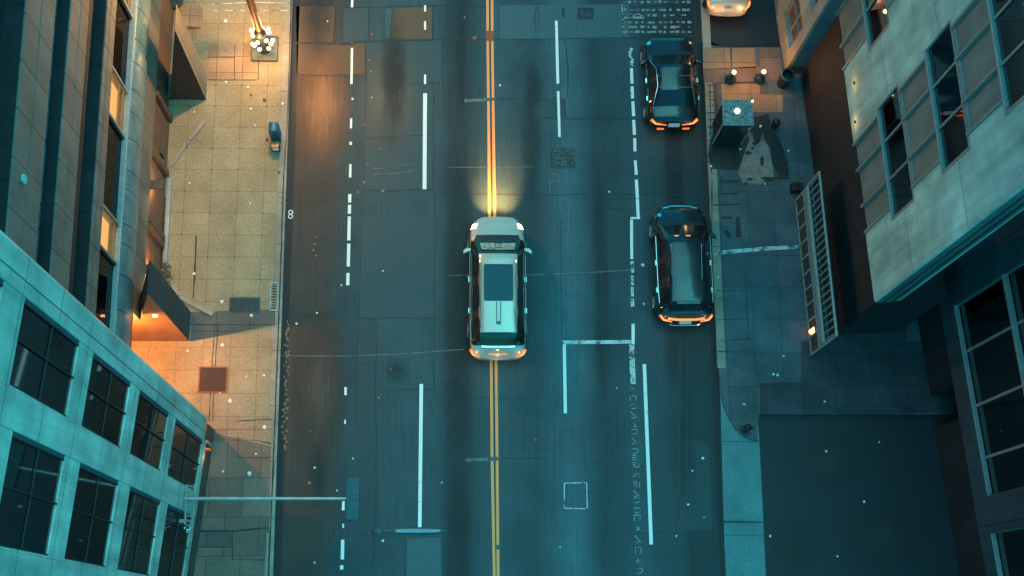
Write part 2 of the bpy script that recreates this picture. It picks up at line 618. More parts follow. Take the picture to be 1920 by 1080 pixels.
# ------------------------------------------------------------------ ground, road, pavements
PZ = 0.13
mb = MB(); mb.sheet([(-250, -200, 0), (250, -200, 0), (250, 300, 0), (-250, 300, 0)], -0.06)
structure(mb.build('ground', 'lot'))
mb = MB(); mb.sheet([(-5.54, -60, 0), (9.15, -60, 0), (9.15, 120, 0), (-5.54, 120, 0)], 0)
structure(mb.build('road', 'asphalt'))
mb = MB(); mb.sheet([(9.15, -60, 0), (40, -60, 0), (40, 6.97, 0), (9.15, 6.97, 0)], -0.004)
mb.sheet([(9.15, 19.9, 0), (40, 19.9, 0), (40, 120, 0), (9.15, 120, 0)], -0.004)
structure(mb.build('side_road', 'lot'))
mb = MB(); mb.box(-40, -5.84, -60, 120, -0.3, PZ)
structure(mb.build('pavement', 'pave_tan'))
mb = MB(); mb.box(-5.84, -5.54, -60, 120, -0.3, PZ - 0.003)
structure(mb.build('kerb', 'kerb', bevel=0.015))

# right pavement with its rounded corner
corner = [(1348, 690), (1352, 735), (1358, 762), (1368, 785), (1380, 804), (1393, 817), (1408, 824), (1420, 826), (1423, 776)]
cp = [G(x, y, PZ) for x, y in corner]
nedge = [(1313, 70), (1322, 78), (1333, 84), (1350, 87.5), (1375, 88.5), (1470, 88)]
npth = [G(x, y, PZ) for x, y in nedge]
southy = cp[-1].y
poly = [(9.45, cp[0].y)] + [(p.x, p.y) for p in cp] + [(30, southy), (30, npth[-1].y)] + [(p.x, p.y) for p in npth[::-1]][:-2] + [(9.45, npth[1].y)]
mb = MB(); mb.prism(poly, -0.3, PZ)
structure(mb.build('pavement', 'pave_right'))
mb = MB(); mb.box(9.15, 9.45, cp[0].y, 120, -0.3, PZ + 0.003)
structure(mb.build('kerb', 'kerb', bevel=0.015))
mb = MB(); mb.sheet([G(x, y) for x, y in [(1347, 690), (1420, 760), (1424, 830), (1436, 1080), (1445, 1300), (1362, 1300), (1360, 1080), (1351, 760)]], 0.004)
structure(mb.build('side_road', 'apron'))

ZR, ZC, ZM, ZW = 0.004, 0.008, 0.012, 0.016


def pave_patch(pts, mat, k=1, h=PZ):
    mb = MB()
    mb.sheet([G(x, y, h) for x, y in pts], h + 0.004 * k)
    return structure(mb.build('pavement_patch', mat))


# gutter along both kerbs
mb = MB(); mb.sheet([(-5.54, -60, 0), (-5.27, -60, 0), (-5.32, 120, 0), (-5.54, 120, 0)], ZR)
mb.sheet([(8.98, -60, 0), (9.15, -60, 0), (9.15, 120, 0), (8.95, 120, 0)], ZR)
structure(mb.build('gutter', 'gutter'))


def road_patch(pts, mat, k=1):
    mb = MB(); mb.sheet([G(x, y) for x, y in pts], 0.004 * k)
    return structure(mb.build('road_patch', mat))


road_patch([(555, 12), (624, 12), (630, 16), (626, 79), (556, 79)], 'patch_brown')
road_patch([(644, 16), (692, 15), (692, 74), (643, 79)], 'patch_mid')
road_patch([(737, 16), (811, 13), (810, 73), (733, 74)], 'patch_brown')
road_patch([(724, 17), (735, 16), (731, 74), (722, 74)], 'patch_light')
road_patch([(556, 83), (655, 84), (684, 80), (684, 140), (556, 139)], 'patch_brown')
road_patch([(688, 80), (825, 76), (812, 156), (812, 252), (718, 256), (688, 258)], 'patch_mid')
road_patch([(684, 262), (790, 257), (812, 255), (812, 352), (793, 354), (714, 358), (684, 352)], 'patch_mid')
road_patch([(674, 406), (814, 402), (812, 594), (674, 594)], 'patch_mid')
road_patch([(674, 598), (708, 598), (706, 740), (712, 990), (670, 1000), (668, 700)], 'patch_dark')
road_patch([(763, 1011), (826, 1008), (828, 1090), (762, 1090)], 'patch_light')
road_patch([(937, 10), (1180, 8), (1180, 72), (937, 74)], 'patch_light')
road_patch([(1003, 188), (1059, 187), (1061, 220), (1003, 221)], 'patch_mid')
road_patch([(1216, 822), (1318, 826), (1330, 840), (1335, 993), (1224, 998)], 'patch_dark')
road_patch([(1134, 392), (1185, 392), (1183, 505), (1129, 515)], 'patch_dark')

def stain(x0, y0, x1, y1, mat, z):
    mb = MB(); mb.sheet([G(x, y) for x, y in ((x0, y0), (x1, y0), (x1, y1), (x0, y1))], z)
    return structure(mb.build('road_stain', mat))


stain(545, 60, 668, 330, 'rust_stain', .0055); stain(660, 70, 800, 300, 'pale_stain', .0056); stain(540, 560, 660, 900, 'brown_stain', .0057)  # left lane streaks: rust and brown stain plus lamplight put into the colour
sr = random.Random(21)
for k in range(26):
    lx = sr.choice((600, 740, 860, 860, 1000, 1125, 1260, 1285))
    yy = sr.uniform(20, 1060)
    a, b = sr.uniform(14, 30), sr.uniform(25, 190)
    stain(lx - a + sr.uniform(-14, 14), yy - b, lx + a, yy + b, 'oil_stain', .0058 + .00006 * k)
# cracks, seams and tar lines
CR = [
    ([(553, 10), (624, 10), (634, 15), (826, 10), (912, 14)], 2), ([(629, 15), (626, 80)], 2.5), ([(643, 15), (642, 79)], 2), ([(692, 15), (692, 74)], 3),
    ([(813, 12), (811, 74)], 3), ([(825, 10), (825, 72)], 2), ([(554, 81), (659, 83), (687, 78), (826, 74), (912, 74)], 2.2), ([(640, 83), (659, 83)], 5),
    ([(552, 140), (610, 142), (685, 141)], 2.2), ([(685, 80), (686, 141), (684, 229)], 2), ([(687, 259), (718, 257), (792, 254), (813, 253)], 2.2),
    ([(684, 229), (682, 356)], 2), ([(681, 355), (714, 359), (793, 355), (815, 355), (819, 420), (815, 500), (813, 730)], 2), ([(813, 157), (813, 300), (811, 354)], 2),
    ([(768, 157), (830, 155)], 1.6), ([(830, 74), (830, 155), (834, 190), (873, 191), (937, 186), (1000, 185)], 2), ([(819, 365), (905, 364), (1000, 366), (1130, 364), (1323, 366)], 1.6),
    ([(679, 358), (676, 500), (672, 620), (670, 683), (668, 800)], 1.6), ([(708, 608), (703, 720), (706, 830), (704, 995)], 1.8), ([(673, 596), (813, 597)], 1.6),
    ([(670, 684), (705, 684)], 1.4), ([(717, 731), (813, 730)], 1.5), ([(761, 1010), (760, 1090)], 2), ([(670, 1002), (762, 1010)], 1.5), ([(870, 745), (990, 746)], 1.3),
    ([(1059, 74), (1066, 130), (1063, 183)], 2), ([(1001, 186), (1059, 185)], 1.8), ([(1001, 186), (1001, 222), (1061, 223), (1060, 186)], 1.6), ([(1061, 223), (1190, 224)], 1.4),
    ([(912, 74), (1040, 73), (1190, 70)], 1.5), ([(1140, 389), (1140, 373), (1190, 373)], 1.8), ([(1127, 425), (1131, 396), (1140, 391), (1199, 391), (1240, 390)], 1.8),
    ([(1050, 400), (1052, 510), (1054, 636)], 1.4), ([(1128, 425), (1128, 516), (1135, 640), (1133, 730), (1135, 814), (1144, 1002), (1146, 1090)], 1.8),
    ([(1215, 820), (1300, 823), (1322, 826), (1333, 842), (1337, 995), (1240, 999), (1144, 1002)], 1.8), ([(1215, 880), (1330, 876)], 1.3),
    ([(1030, 860), (975, 859), (940, 859)], 1.5), ([(1110, 868), (1210, 874)], 1.4), ([(552, 376), (620, 375), (676, 373)], 1.5), ([(1220, 315), (1300, 318)], 1.4),
    ([(1180, 14), (1220, 11), (1300, 10)], 4), ([(1170, 37), (1230, 36), (1290, 36)], 4), ([(1200, 53), (1280, 53)], 3), ([(1200, 67), (1250, 64), (1300, 68), (1314, 70)], 5),
    ([(1276, 620), (1272, 760), (1272, 900), (1268, 1090)], 5), ([(1288, 620), (1290, 1090)], 3), ([(1006, 10), (1002, 40), (1006, 70), (1011, 42), (1008, 12)], 1.6),
    ([(1215, 70), (1200, 71), (1180, 70)], 3), ([(1056, 15), (1056, 32)], 6), ([(982, 782), (983, 850)], 2), ([(1042, 720), (1040, 905)], 1.0),
    ([(1184, 140), (1150, 150)], 1.5), ([(1185, 224), (1210, 226)], 2), ([(536, 590), (640, 592)], 1.0), ([(905, 590), (870, 592)], 1.0)]
for i in range(7):
    x = 1222 + i * 9
    CR.append(([(x, 12), (x + random.uniform(-1, 1), 66)], 2.2))
mb = MB()
rr = random.Random(3)


def strip(mb, pts, wpx, z, h=0.0, jit=0.0, step=None):
    """flat ribbon through photograph pixels on the plane at height h"""
    P = [G(x, y, h) for x, y in pts]
    if jit:
        Q = []
        for a, b in zip(P, P[1:]):
            n = max(1, int((b - a).length / 0.35))
            for k in range(n):
                q = a.lerp(b, k / n)
                if Q:
                    q = q + Vector((rr.uniform(-jit, jit), rr.uniform(-jit, jit), 0))
                Q.append(q)
        Q.append(P[-1])
        P = Q
    ww = wpx * 0.0182 / 2
    L, Rr = [], []
    for i, p in enumerate(P):
        d = (P[min(i + 1, len(P) - 1)] - P[max(0, i - 1)])
        d.z = 0
        d.normalize()
        n = Vector((-d.y, d.x, 0))
        k = ww * (rr.uniform(0.55, 1.25) if jit else 1)
        L.append(mb.bm.verts.new((p.x + n.x * k, p.y + n.y * k, z)))
        Rr.append(mb.bm.verts.new((p.x - n.x * k, p.y - n.y * k, z)))
    for i in range(len(P) - 1):
        mb.bm.faces.new((Rr[i], Rr[i + 1], L[i + 1], L[i]))


for i, (pts, wd) in enumerate(CR):
    strip(mb, pts, wd * 0.95, ZC + 0.0002 * (i % 15), 0, 0.012)
o = mb.build('road_crack', 'tar', recalc=False)
for p in o.data.polygons:
    pass
structure(o)

# painted markings
WH = [([(797, 175), (796, 355)], 7.5), ([(797, 140), (797, 158)], 4), ([(790, 720), (787, 990)], 6.5), ([(797, 10), (797, 22)], 4), ([(797, 40), (797, 56)], 4),
      ([(660, 90), (659, 158)], 4.5), ([(661, -10), (660, 14)], 4.5), ([(658.5, 222), (658, 241)], 4), ([(657.5, 266), (657.5, 272)], 5), ([(657, 308), (656.5, 333)], 4.5),
      ([(656, 364), (655.5, 380)], 6), ([(655.5, 384), (655, 401)], 6), ([(655, 406), (654, 451)], 6), ([(654, 457), (653, 500)], 6), ([(652.5, 512), (652, 535)], 6),
      ([(648, 726), (648, 741)], 4.5), ([(647, 787), (647, 795)], 3), ([(644, 940), (643.5, 957)], 5), ([(642.5, 1012), (642, 1049)], 6), ([(641, 1060), (640.5, 1068)], 6),
      ([(643.5, 982), (643.5, 990)], 3), ([(1043, 39), (1046, 157)], 5.5), ([(1046.5, 171), (1049, 257)], 5),
      ([(1184, 128), (1185, 157)], 6), ([(1185, 162), (1186, 185)], 6), ([(1186.5, 190), (1188, 218)], 6), ([(1188, 225), (1189.5, 253)], 6), ([(1190, 259), (1190.5, 284)], 5.5),
      ([(1191, 301), (1193, 328)], 5.5), ([(1193, 337), (1195, 372)], 6), ([(1195, 373), (1196.5, 407)], 6), ([(1182, 409), (1200, 409)], 4), ([(1184, 412), (1184.5, 486)], 5.5),
      ([(1187, 607), (1187, 645)], 6), ([(1058, 645), (1060, 775)], 6.0), ([(1208, 683), (1221, 1021)], 6.5)]
mb = MB()
for pts, wd in WH:
    strip(mb, pts, wd, ZM)
structure(mb.build('road_marking', 'white_mark', recalc=False))
mb = MB()
strip(mb, [(1055, 642), (1183.5, 641)], 7, ZM)
strip(mb, [(1184, 646), (1187, 720)], 10, ZM)
for y0, y1 in ((490, 512), (516, 535), (538, 556), (560, 575)):
    strip(mb, [(1185, y0), (1186, y1)], rr.uniform(4, 7), ZM)
for y in range(90, 126, 6):
    strip(mb, [(1182 + rr.uniform(-2, 5), y), (1183 + rr.uniform(-2, 5), y + 5)], rr.uniform(3, 7), ZM)
# square outline of a repair
for a, b in (((1058, 906), (1100, 905)), ((1100, 906), (1101, 953)), ((1059, 953), (1100, 954)), ((1058, 906), (1058, 953))):
    strip(mb, [a, b], 1.8, ZM + .001 * (a[1] % 2))
structure(mb.build('road_marking', 'worn_mark', recalc=False))
mb = MB()
# repair covers, thin lines
strip(mb, [(838, 314), (1000, 313)], 1.3, ZM + .002); strip(mb, [(700, 317), (740, 314), (774, 306)], 1.4, ZM); strip(mb, [(700, 327), (745, 325), (778, 320)], 1.3, ZM)
strip(mb, [(525, 667), (640, 668), (752, 664), (870, 655)], 1.6, ZM + .002); strip(mb, [(982, 516), (1060, 513), (1125, 510), (1183, 506)], 2.2, ZM + .002)
strip(mb, [(871, 189), (912, 187)], 7, ZM); strip(mb, [(872, 863), (914, 861)], 6, ZM); strip(mb, [(1030, 326), (1047, 326)], 2, ZM); strip(mb, [(1030, 340), (1047, 340)], 2, ZM)
strip(mb, [(1031, 326), (1031, 360)], 1.5, ZM + .002); strip(mb, [(1047, 326), (1047, 360)], 1.5, ZM + .002); strip(mb, [(840, 517), (878, 516)], 1.4, ZM)
structure(mb.build('road_marking', 'faint_mark', recalc=False))
mb = MB()
# worn crosswalk blocks at the top
for row, y in enumerate((4, 19, 29, 42, 51, 60)):
    for k in range(12):
        if rr.random() < 0.8:
            x = 1168 + k * 11 + rr.uniform(-2, 2)
            strip(mb, [(x, y), (x + rr.uniform(4, 9), y + rr.uniform(-1, 1))], rr.uniform(3, 6), ZM)
strip(mb, [(1165, 32), (1208, 32)], 8, ZM)
strip(mb, [(1166, 8), (1168, 45)], 3, ZM)
structure(mb.build('road_marking', 'dim_mark', recalc=False))
# worn-out lettering strip: little broken strokes of old paint
mb = MB()
y = 724
while y < 1085:
    xb = 1187 + (y - 700) * 0.034 - 1
    kind = rr.randrange(5)
    hh = rr.uniform(8, 13)
    z = ZM
    if kind == 0:
        strip(mb, [(xb - 6, y), (xb - 5.6, y + hh)], 1.6, z); strip(mb, [(xb + 5, y + 1), (xb + 5, y + hh)], 1.6, z); strip(mb, [(xb - 5, y + 1), (xb + 4, y + 1)], 1.8, z + .001)
    elif kind == 1:
        for q in range(3):
            strip(mb, [(xb - 6, y + q * 4), (xb + rr.uniform(0, 6), y + q * 4)], 1.7, z)
        strip(mb, [(xb + 6, y), (xb + 6, y + hh)], 1.4, z)
    elif kind == 2:
        strip(mb, [(xb - 6, y), (xb + 5, y + hh)], 1.6, z); strip(mb, [(xb - 6, y + hh), (xb + 2, y + hh)], 1.6, z + .001)
    elif kind == 3:
        strip(mb, [(xb - 6, y + 2), (xb - 3, y), (xb + 4, y), (xb + 6, y + 3), (xb + 5, y + 8), (xb - 4, y + 9)], 1.5, z)
    else:
        for q in range(4):
            strip(mb, [(xb - 6 + rr.uniform(0, 9), y + rr.uniform(0, 9)), (xb - 5 + rr.uniform(0, 9), y + rr.uniform(0, 9))], 2.0, z + .0005 * q)
    y += hh + rr.choice((3, 4, 9))
structure(mb.build('road_marking', 'dim_mark', recalc=False))
mb = MB()
strip(mb, [(914, -20), (914.5, 78), (917, 300), (918, 420), (921, 670), (922.5, 855), (927, 1090)], 5.2, ZM)
strip(mb, [(922.5, -20), (923, 78), (926, 300), (928, 420), (930, 670), (932, 855), (934, 1090)], 5.2, ZM)
structure(mb.build('road_marking', 'yellow_mark', recalc=False))
mb = MB()
strip(mb, [(918, 58), (918.5, 77)], 15, ZW); strip(mb, [(888, 68), (892, 74)], 9, ZW)
structure(mb.build('road_patch', 'rust_mark', recalc=False))
mb = MB()
for (a, b, wd) in (((912, 187), (930, 186), 6), ((914, 861), (934, 860), 7), ((928, 1026), (936, 1026), 8)):
    strip(mb, [a, b], wd, ZW)
structure(mb.build('road_patch', 'patch_light', recalc=False))
mb = MB()     # yellowish crumbs of old kerb paint
for k in range(46):
    y = 600 + k * 5.4 + rr.uniform(-3, 3)
    x = 540 - (y - 600) * 0.033 + rr.uniform(-5, 5)
    strip(mb, [(x, y), (x + rr.uniform(-1, 2), y + rr.uniform(2, 5))], rr.uniform(2, 5), ZW)
structure(mb.build('road_marking', 'crumb', recalc=False))

# pavement patches, left
pave_patch([(390, 82), (440, 82), (440, 80), (485, 82), (485, 150), (390, 150)], 'pave_rust')
pave_patch([(357, 585), (516, 580), (516, 609), (357, 641)], 'pave_dark')  # blade wall's cast shadow put in as dark paving
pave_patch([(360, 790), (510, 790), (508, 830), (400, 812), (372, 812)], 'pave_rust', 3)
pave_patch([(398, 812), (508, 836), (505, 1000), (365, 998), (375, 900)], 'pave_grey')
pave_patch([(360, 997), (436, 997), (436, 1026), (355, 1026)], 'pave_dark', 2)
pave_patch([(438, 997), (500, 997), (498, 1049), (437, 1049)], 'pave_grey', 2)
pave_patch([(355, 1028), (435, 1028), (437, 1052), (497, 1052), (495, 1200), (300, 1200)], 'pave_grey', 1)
mb = MB()   # dark seams on the left pavement
for pts, wd in (([(436, 995), (436, 1050)], 2), ([(370, 996), (440, 996), (500, 990)], 3), ([(437, 1050), (497, 1050)], 2), ([(368, 1026), (436, 1026)], 2),
                ([(400, 812), (450, 818), (508, 832)], 2), ([(446, 818), (446, 860)], 1.6), ([(446, 858), (508, 858)], 1.6), ([(368, 442), (365, 520), (362, 560)], 3),
                ([(372, 830), (440, 790), (510, 786)], 1.6), ([(357, 609), (516, 609)], 1.6), ([(403, 610), (397, 690)], 1.4), ([(409, 610), (403, 690)], 1.4),
                ([(395, 735), (391, 800)], 1.4), ([(401, 735), (398, 800)], 1.4), ([(546, 0), (540, 200), (532, 330), (527, 480), (522, 620), (512, 880), (503, 1085)], 2.6),
                ([(350, 150), (480, 150)], 1.5), ([(485, 82), (484, 150)], 1.6), ([(390, 108), (440, 108)], 1.4), ([(440, 82), (440, 150)], 1.4)):
    strip(mb, pts, wd, PZ + .009, PZ, 0.006)
structure(mb.build('pavement_crack', 'tar', recalc=False))
mb = MB()
strip(mb, [(390, 8), (470, 5), (548, 6)], 2, PZ + .012, PZ); strip(mb, [(400, 20), (540, 20)], 1.8, PZ + .012, PZ)
structure(mb.build('pavement_marking', 'worn_mark', recalc=False))
# dark specks where the joints cross
mb = MB()
for ix in range(4):
    for iy in range(11):
        if rr.random() < .45:
            continue
        p = Vector((-9.0 + ix * 0.9, 10.92 + iy * 0.78))
        p += Vector((0.0, 0.0))
        mb.sheet([(p.x +   .026 * math.cos(a), p.y + .026 * math.sin(a), 0) for a in [k * math.pi / 4 for k in range(8)]], PZ + .006)
structure(mb.build('pavement_crack', 'tar'))

# pavement patches, right
pave_patch([(1353, 157), (1425, 157), (1425, 176), (1467, 176), (1468, 210), (1412, 210), (1353, 185)], 'pave_rust')
pave_patch([(1318, 130), (1465, 122), (1470, 150), (1320, 156)], 'pave_grey')
pave_patch([(1318, 90), (1368, 90), (1370, 128), (1318, 131)], 'pave_warm')
pave_patch([(1373, 90), (1416, 90), (1418, 127), (1373, 128)], 'pave_warm')
pave_patch([(1424, 90), (1462, 90), (1466, 122), (1424, 125)], 'pave_grey')
pave_patch([(1498, 140), (1640, 150), (1700, 590), (1700, 640), (1560, 640), (1530, 330)], 'granite', 2)  # dark paving with the building's shading put into its colour
pave_patch([(1502, 640), (1780, 640), (1790, 774), (1425, 776), (1424, 718), (1502, 716)], 'pave_shade', 1)  # darker slabs carry the shading of the right-hand buildings in their colour
mb = MB()
strip(mb, [(1338, 475), (1380, 471), (1440, 466), (1496, 463)], 7.5, PZ + .012, PZ)
structure(mb.build('pavement_marking', 'worn_mark', recalc=False))


def blob(mb, cx, cy, rx, ry, z, h, n=18, j=0.2, seed=0):
    q = random.Random(seed)
    mb.sheet([G(cx + rx * (1 + q.uniform(-j, j)) * math.cos(2 * math.pi * k / n), cy + ry * (1 + q.uniform(-j, j)) * math.sin(2 * math.pi * k / n), h) for k in range(n)], z)


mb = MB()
mb.sheet([G(x, y, PZ) for x, y in [(1350, 222), (1398, 235), (1405, 262), (1396, 285), (1389, 308), (1384, 320), (1360, 318), (1333, 317), (1327, 292), (1330, 270), (1340, 245)]], PZ + .008)  # kiosk's cast shadow put in as a dark sheet, among wet marks
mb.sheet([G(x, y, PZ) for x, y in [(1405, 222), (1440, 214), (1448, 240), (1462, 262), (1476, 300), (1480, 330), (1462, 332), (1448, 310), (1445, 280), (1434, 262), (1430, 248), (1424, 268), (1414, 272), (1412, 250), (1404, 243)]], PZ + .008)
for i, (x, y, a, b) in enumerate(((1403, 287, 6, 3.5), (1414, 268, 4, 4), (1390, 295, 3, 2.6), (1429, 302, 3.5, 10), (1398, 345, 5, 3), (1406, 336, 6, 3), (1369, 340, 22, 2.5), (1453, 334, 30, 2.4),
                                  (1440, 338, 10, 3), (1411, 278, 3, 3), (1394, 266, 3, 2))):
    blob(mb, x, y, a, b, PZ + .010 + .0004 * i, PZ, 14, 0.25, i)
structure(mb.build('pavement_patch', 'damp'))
mb = MB()
mb.sheet([G(x, y, PZ) for x, y in [(1404, 246), (1413, 262), (1412, 275), (1420, 272), (1430, 262), (1442, 276), (1450, 320), (1450, 336), (1424, 346), (1392, 343), (1384, 322), (1388, 306), (1394, 292), (1396, 268)]], PZ + .005)
structure(mb.build('pavement_patch', 'dry_patch'))
mb = MB()
for pts, wd in (([(1347, 364), (1386, 363)], 3), ([(1353, 408), (1373, 408)], 3), ([(1337, 385), (1360, 384), (1390, 383)], 2), ([(1383, 407), (1385, 445)], 12), ([(1360, 433), (1369, 445)], 12),
                ([(1335, 340), (1334, 480)], 2), ([(1335, 480), (1345, 700)], 2), ([(1352, 360), (1352, 330)], 1.5), ([(1342, 545), (1400, 544)], 1.2), ([(1344, 600), (1402, 596)], 1.2),
                ([(1346, 640), (1405, 636)], 1.2), ([(1347, 660), (1400, 658)], 1.2), ([(1400, 510), (1402, 640)], 1.2), ([(1354, 978), (1432, 979)], 2.5)):
    strip(mb, pts, wd, PZ + .012, PZ, 0.006)
for k in range(12):
    y = 160 + k * 13
    strip(mb, [(1326 + rr.uniform(-1, 2), y), (1340 + rr.uniform(-3, 4), y + rr.uniform(-2, 2))], rr.uniform(1.2, 2.6), PZ + .013, PZ)
strip(mb, [(1331, 160), (1334, 325)], 1.6, PZ + .014, PZ)
strip(mb, [(1342, 157), (1344, 208)], 6, PZ + .014, PZ)
strip(mb, [(1344, 156), (1425, 155)], 2.5, PZ + .015, PZ)
structure(mb.build('pavement_crack', 'tar', recalc=False))
mb = MB()
for x in range(1430, 1720, 14):
    strip(mb, [(x, 797 + rr.uniform(-1, 1)), (x + rr.uniform(4, 10), 797 + rr.uniform(-1, 1))], rr.uniform(1, 2.4), 0.004)
structure(mb.build('road_crack', 'tar', recalc=False))

mb = MB()     # seams and cracks in the dark side road
for pts, wd in (([(1440, 880), (1560, 884), (1640, 880), (1760, 886)], 1.6), ([(1560, 800), (1566, 900), (1560, 1000), (1572, 1085)], 1.6), ([(1660, 800), (1668, 960), (1664, 1085)], 1.3),
                ([(1446, 980), (1560, 976), (1760, 984)], 1.3), ([(1480, 830), (1500, 850), (1520, 848), (1556, 862)], 2.2), ([(1600, 1040), (1640, 1020), (1660, 1024)], 2.2)):
    strip(mb, pts, wd, 0.006, 0, 0.02)
structure(mb.build('road_crack', 'tar', recalc=False))
stain(1470, 800, 1640, 930, 'dust_stain', 0.003); stain(1560, 930, 1740, 1085, 'dust_stain', 0.0035); stain(1440, 960, 1540, 1085, 'oil_stain', 0.0032)


# ------------------------------------------------------------------ lower left office building
def frame_root(name, label, cat, p, d, flip=False):
    """Empty at p whose local x runs along d (or against it), local y points out of the facade"""
    d = Vector((d[0], d[1])).normalized()
    if flip:
        d = -d
    return thing(name, label, cat, (p[0], p[1], 0), math.atan2(d.y, d.x))


def window_cell(root, u0, u1, v0, v1, depth, us=(), vs=(), bar=0.02, mat='frame'):
    """a pane in its opening, its bars as sub-parts"""
    mb = MB()
    mb.poly([(u0, -depth, v0), (u1, -depth, v0), (u1, -depth, v1), (u0, -depth, v1)])
    f = mb.build('window', 'glass', root, recalc=False)
    mb = MB()
    for a in us:
        mb.box(a - bar, a + bar, -depth + 0.012, -depth + 0.05, v0, v1)
    for b in vs:
        mb.box(u0 + .031, u1 - .031, -depth + 0.014, -depth + 0.04, b - bar, b + bar)
    mb.box(u0, u0 + .03, -depth + 0.008, -depth + 0.04, v0, v1)
    mb.box(u1 - .03, u1, -depth + 0.008, -depth + 0.04, v0, v1)
    mb.build('mullion', mat, f)
    return f


LL = frame_root('office_building', 'pale teal office block with square piers and large dark windows, bottom left', 'building', (-7.57, 6.23), (-0.43, -4.4))
TOP = 27.0
mb = MB()
bandA, bandC = (-0.50, 0.32), (4.62, 5.5)
mb.prism([(-0.50, -0.42), (0.26, -0.42), (0.26, 0), (-0.42, 0), (-0.5, -0.06)], 2.0, TOP)
mb.box(1.92, 2.60, -0.42, 0.0, 1.55, TOP)
mb.box(4.70, 5.6, -0.42, 0.0, 1.55, TOP)
mb.box(7.2, 8.1, -0.42, 0, 1.55, TOP); mb.box(10.1, 11, -0.42, 0, 1.55, TOP)
LLwall = mb.build('pier', 'LLstone', LL, bevel=0.03)
mb = MB()
bays = [(0.26, 1.92, [(1.55, 2.15), (6.6, 7.62), (11.3, 12.35), (15.95, 17.15), (20.95, 22.2), (26, TOP)]),
        (2.60, 4.70, [(1.55, 2.1), (5.95, 6.98), (10.72, 11.98), (15.55, 16.8), (20.3, 21.5), (25.5, TOP)]),
        (5.6, 7.2, [(1.55, 2.1), (5.9, 7.0), (10.7, 12.0), (15.5, 16.8), (20.3, 21.5), (25.5, TOP)]),
        (8.1, 10.1, [(1.55, 2.1), (5.9, 7.0), (10.7, 12.0), (15.5, 16.8), (20.3, 21.5), (25.5, TOP)])]
for u0, u1, bs in bays:
    for a, b in bs:
        mb.box(u0, u1, -0.40, -0.012, a, b)
mb.build('spandrel', 'LLstone', LL, bevel=0.025)
mb = MB()
for u0, u1, bs in bays:      # pale sill along the far side of each bay, near-side reveal with shading put into its colour
    mb.box(u1 - 0.06, u1 - 0.002, -0.36, -0.02, 2.2, TOP - 1)
mb.build('sill', 'LLstone', LL)
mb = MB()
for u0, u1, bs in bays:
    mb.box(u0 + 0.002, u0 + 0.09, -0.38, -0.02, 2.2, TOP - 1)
mb.build('reveal', 'LLshade', LL)  # darker copy of the pier stone, shading put into the colour
for u0, u1, bs in bays[:3]:
    for (a0, a1), (b0, b1) in zip(bs, bs[1:]):
        um = 0.5 * (u0 + u1) - 0.05
        window_cell(LL, u0 + 0.09, u1 - 0.06, a1, b0, 0.055, (um,), (0.5 * (a1 + b0),), 0.016)
mb = MB()
mb.box(-0.45, 11, -1.7, -1.6, 0.2, TOP)
mb.build('interior_wall', 'room', LL)
mb = MB()
for u0, u1, bs in bays[:2]:
    for (a0, a1), (b0, b1) in zip(bs, bs[1:]):
        mb.box(u0 + 0.3, u1 - 0.35, -1.2, -0.95, a1 + 1.2, a1 + 1.75)
mb.build('interior_column', 'room_brown', LL)
mb = MB()
for v in (1.6, 6.7, 11.4, 16.0, 20.9):
    mb.box(-0.4, 11, -1.6, -0.45, v, v + 0.5)
mb.build('floor_slab', 'room', LL)
mb = MB()
mb.box(-0.46, 11, -14, -1.72, 0, TOP)
mb.box(-0.46, -0.1, -1.71, -0.43, 0, TOP)
mb.box(-0.44, 11, -1.71, -0.12, TOP + .003, TOP + 0.4)
mb.build('roof', 'LLstone', LL)
mb = MB()
mb.box(-0.35, 11, -1.58, -0.06, 0.0, 1.53)
mb.build('base_wall', 'brown_wall', LL)

# ------------------------------------------------------------------ tall stone building on the upper left
LT = thing('stone_building', 'tall brown-grey stone building with a rounded blue-grey cornice and two lit windows, upper left', 'building', (-9.58, 0, 0), 0)
Y0, Y1 = 6.75, 34.0
mb = MB()
mb.box(-6, -0.0, 9.62, Y1, 2.72, 4.36)
mb.box(-6, -0.0, Y0, 9.60, 4.0, 4.36)
mb.build('stone_band', 'LTstone', LT)
for bands in (((8.3, 8.84), (8.88, 9.3)), ((11.1, 11.85), (11.89, 12.75)), ((14.0, 15.05), (15.1, 16.2))):
    mb = MB()
    for a, b in bands:
        mb.box(-6, -0.02, Y0, Y1, a, b)
    mb.build('stone_band', 'LTstone', LT, bevel=0.02)
mb = MB()
mb.box(-6, 0.0, Y0, Y1, 20.0, 25.0)
mb.build('stone_band', 'LTstone', LT)
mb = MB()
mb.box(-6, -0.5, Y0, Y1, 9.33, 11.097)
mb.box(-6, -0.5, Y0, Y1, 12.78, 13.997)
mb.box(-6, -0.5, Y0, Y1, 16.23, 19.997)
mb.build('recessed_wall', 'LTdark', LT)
mb = MB()
for z in (9.303, 12.753, 16.203):
    mb.box(-0.6, -0.06, Y0, Y1, z, z + .024)
mb.build('roof_flashing', 'LTdark', LT)  # dark sheets added so the sky-lit ledge tops look shaded
mb = MB()
y = Y0 + 0.2
q = random.Random(5)
while y < Y1 - 2:
    l = q.choice((0.55, 0.9, 1.3, 1.6))
    mb.box(-0.49, -0.32, y, y + l, 12.9, 13.8)
    y += l + 0.06
mb.build('blue_panel', 'LTblue', LT, bevel=0.015)
mb = MB()
for y in (8.2, 10.3, 13.3, 17.1, 20.3):
    mb.box(-0.49, -0.40, y, y + q.uniform(1.2, 2.4), 9.9, 10.4)
mb.build('bronze_strip', 'brown_wall', LT)  # plain brown strips along the recess
mb = MB()
for y in (9.15,):
    mb.ball((-0.36, y, 10.6), 0.08)
mb.build('recessed_lamp', 'lamp_orange', LT, smooth=True)

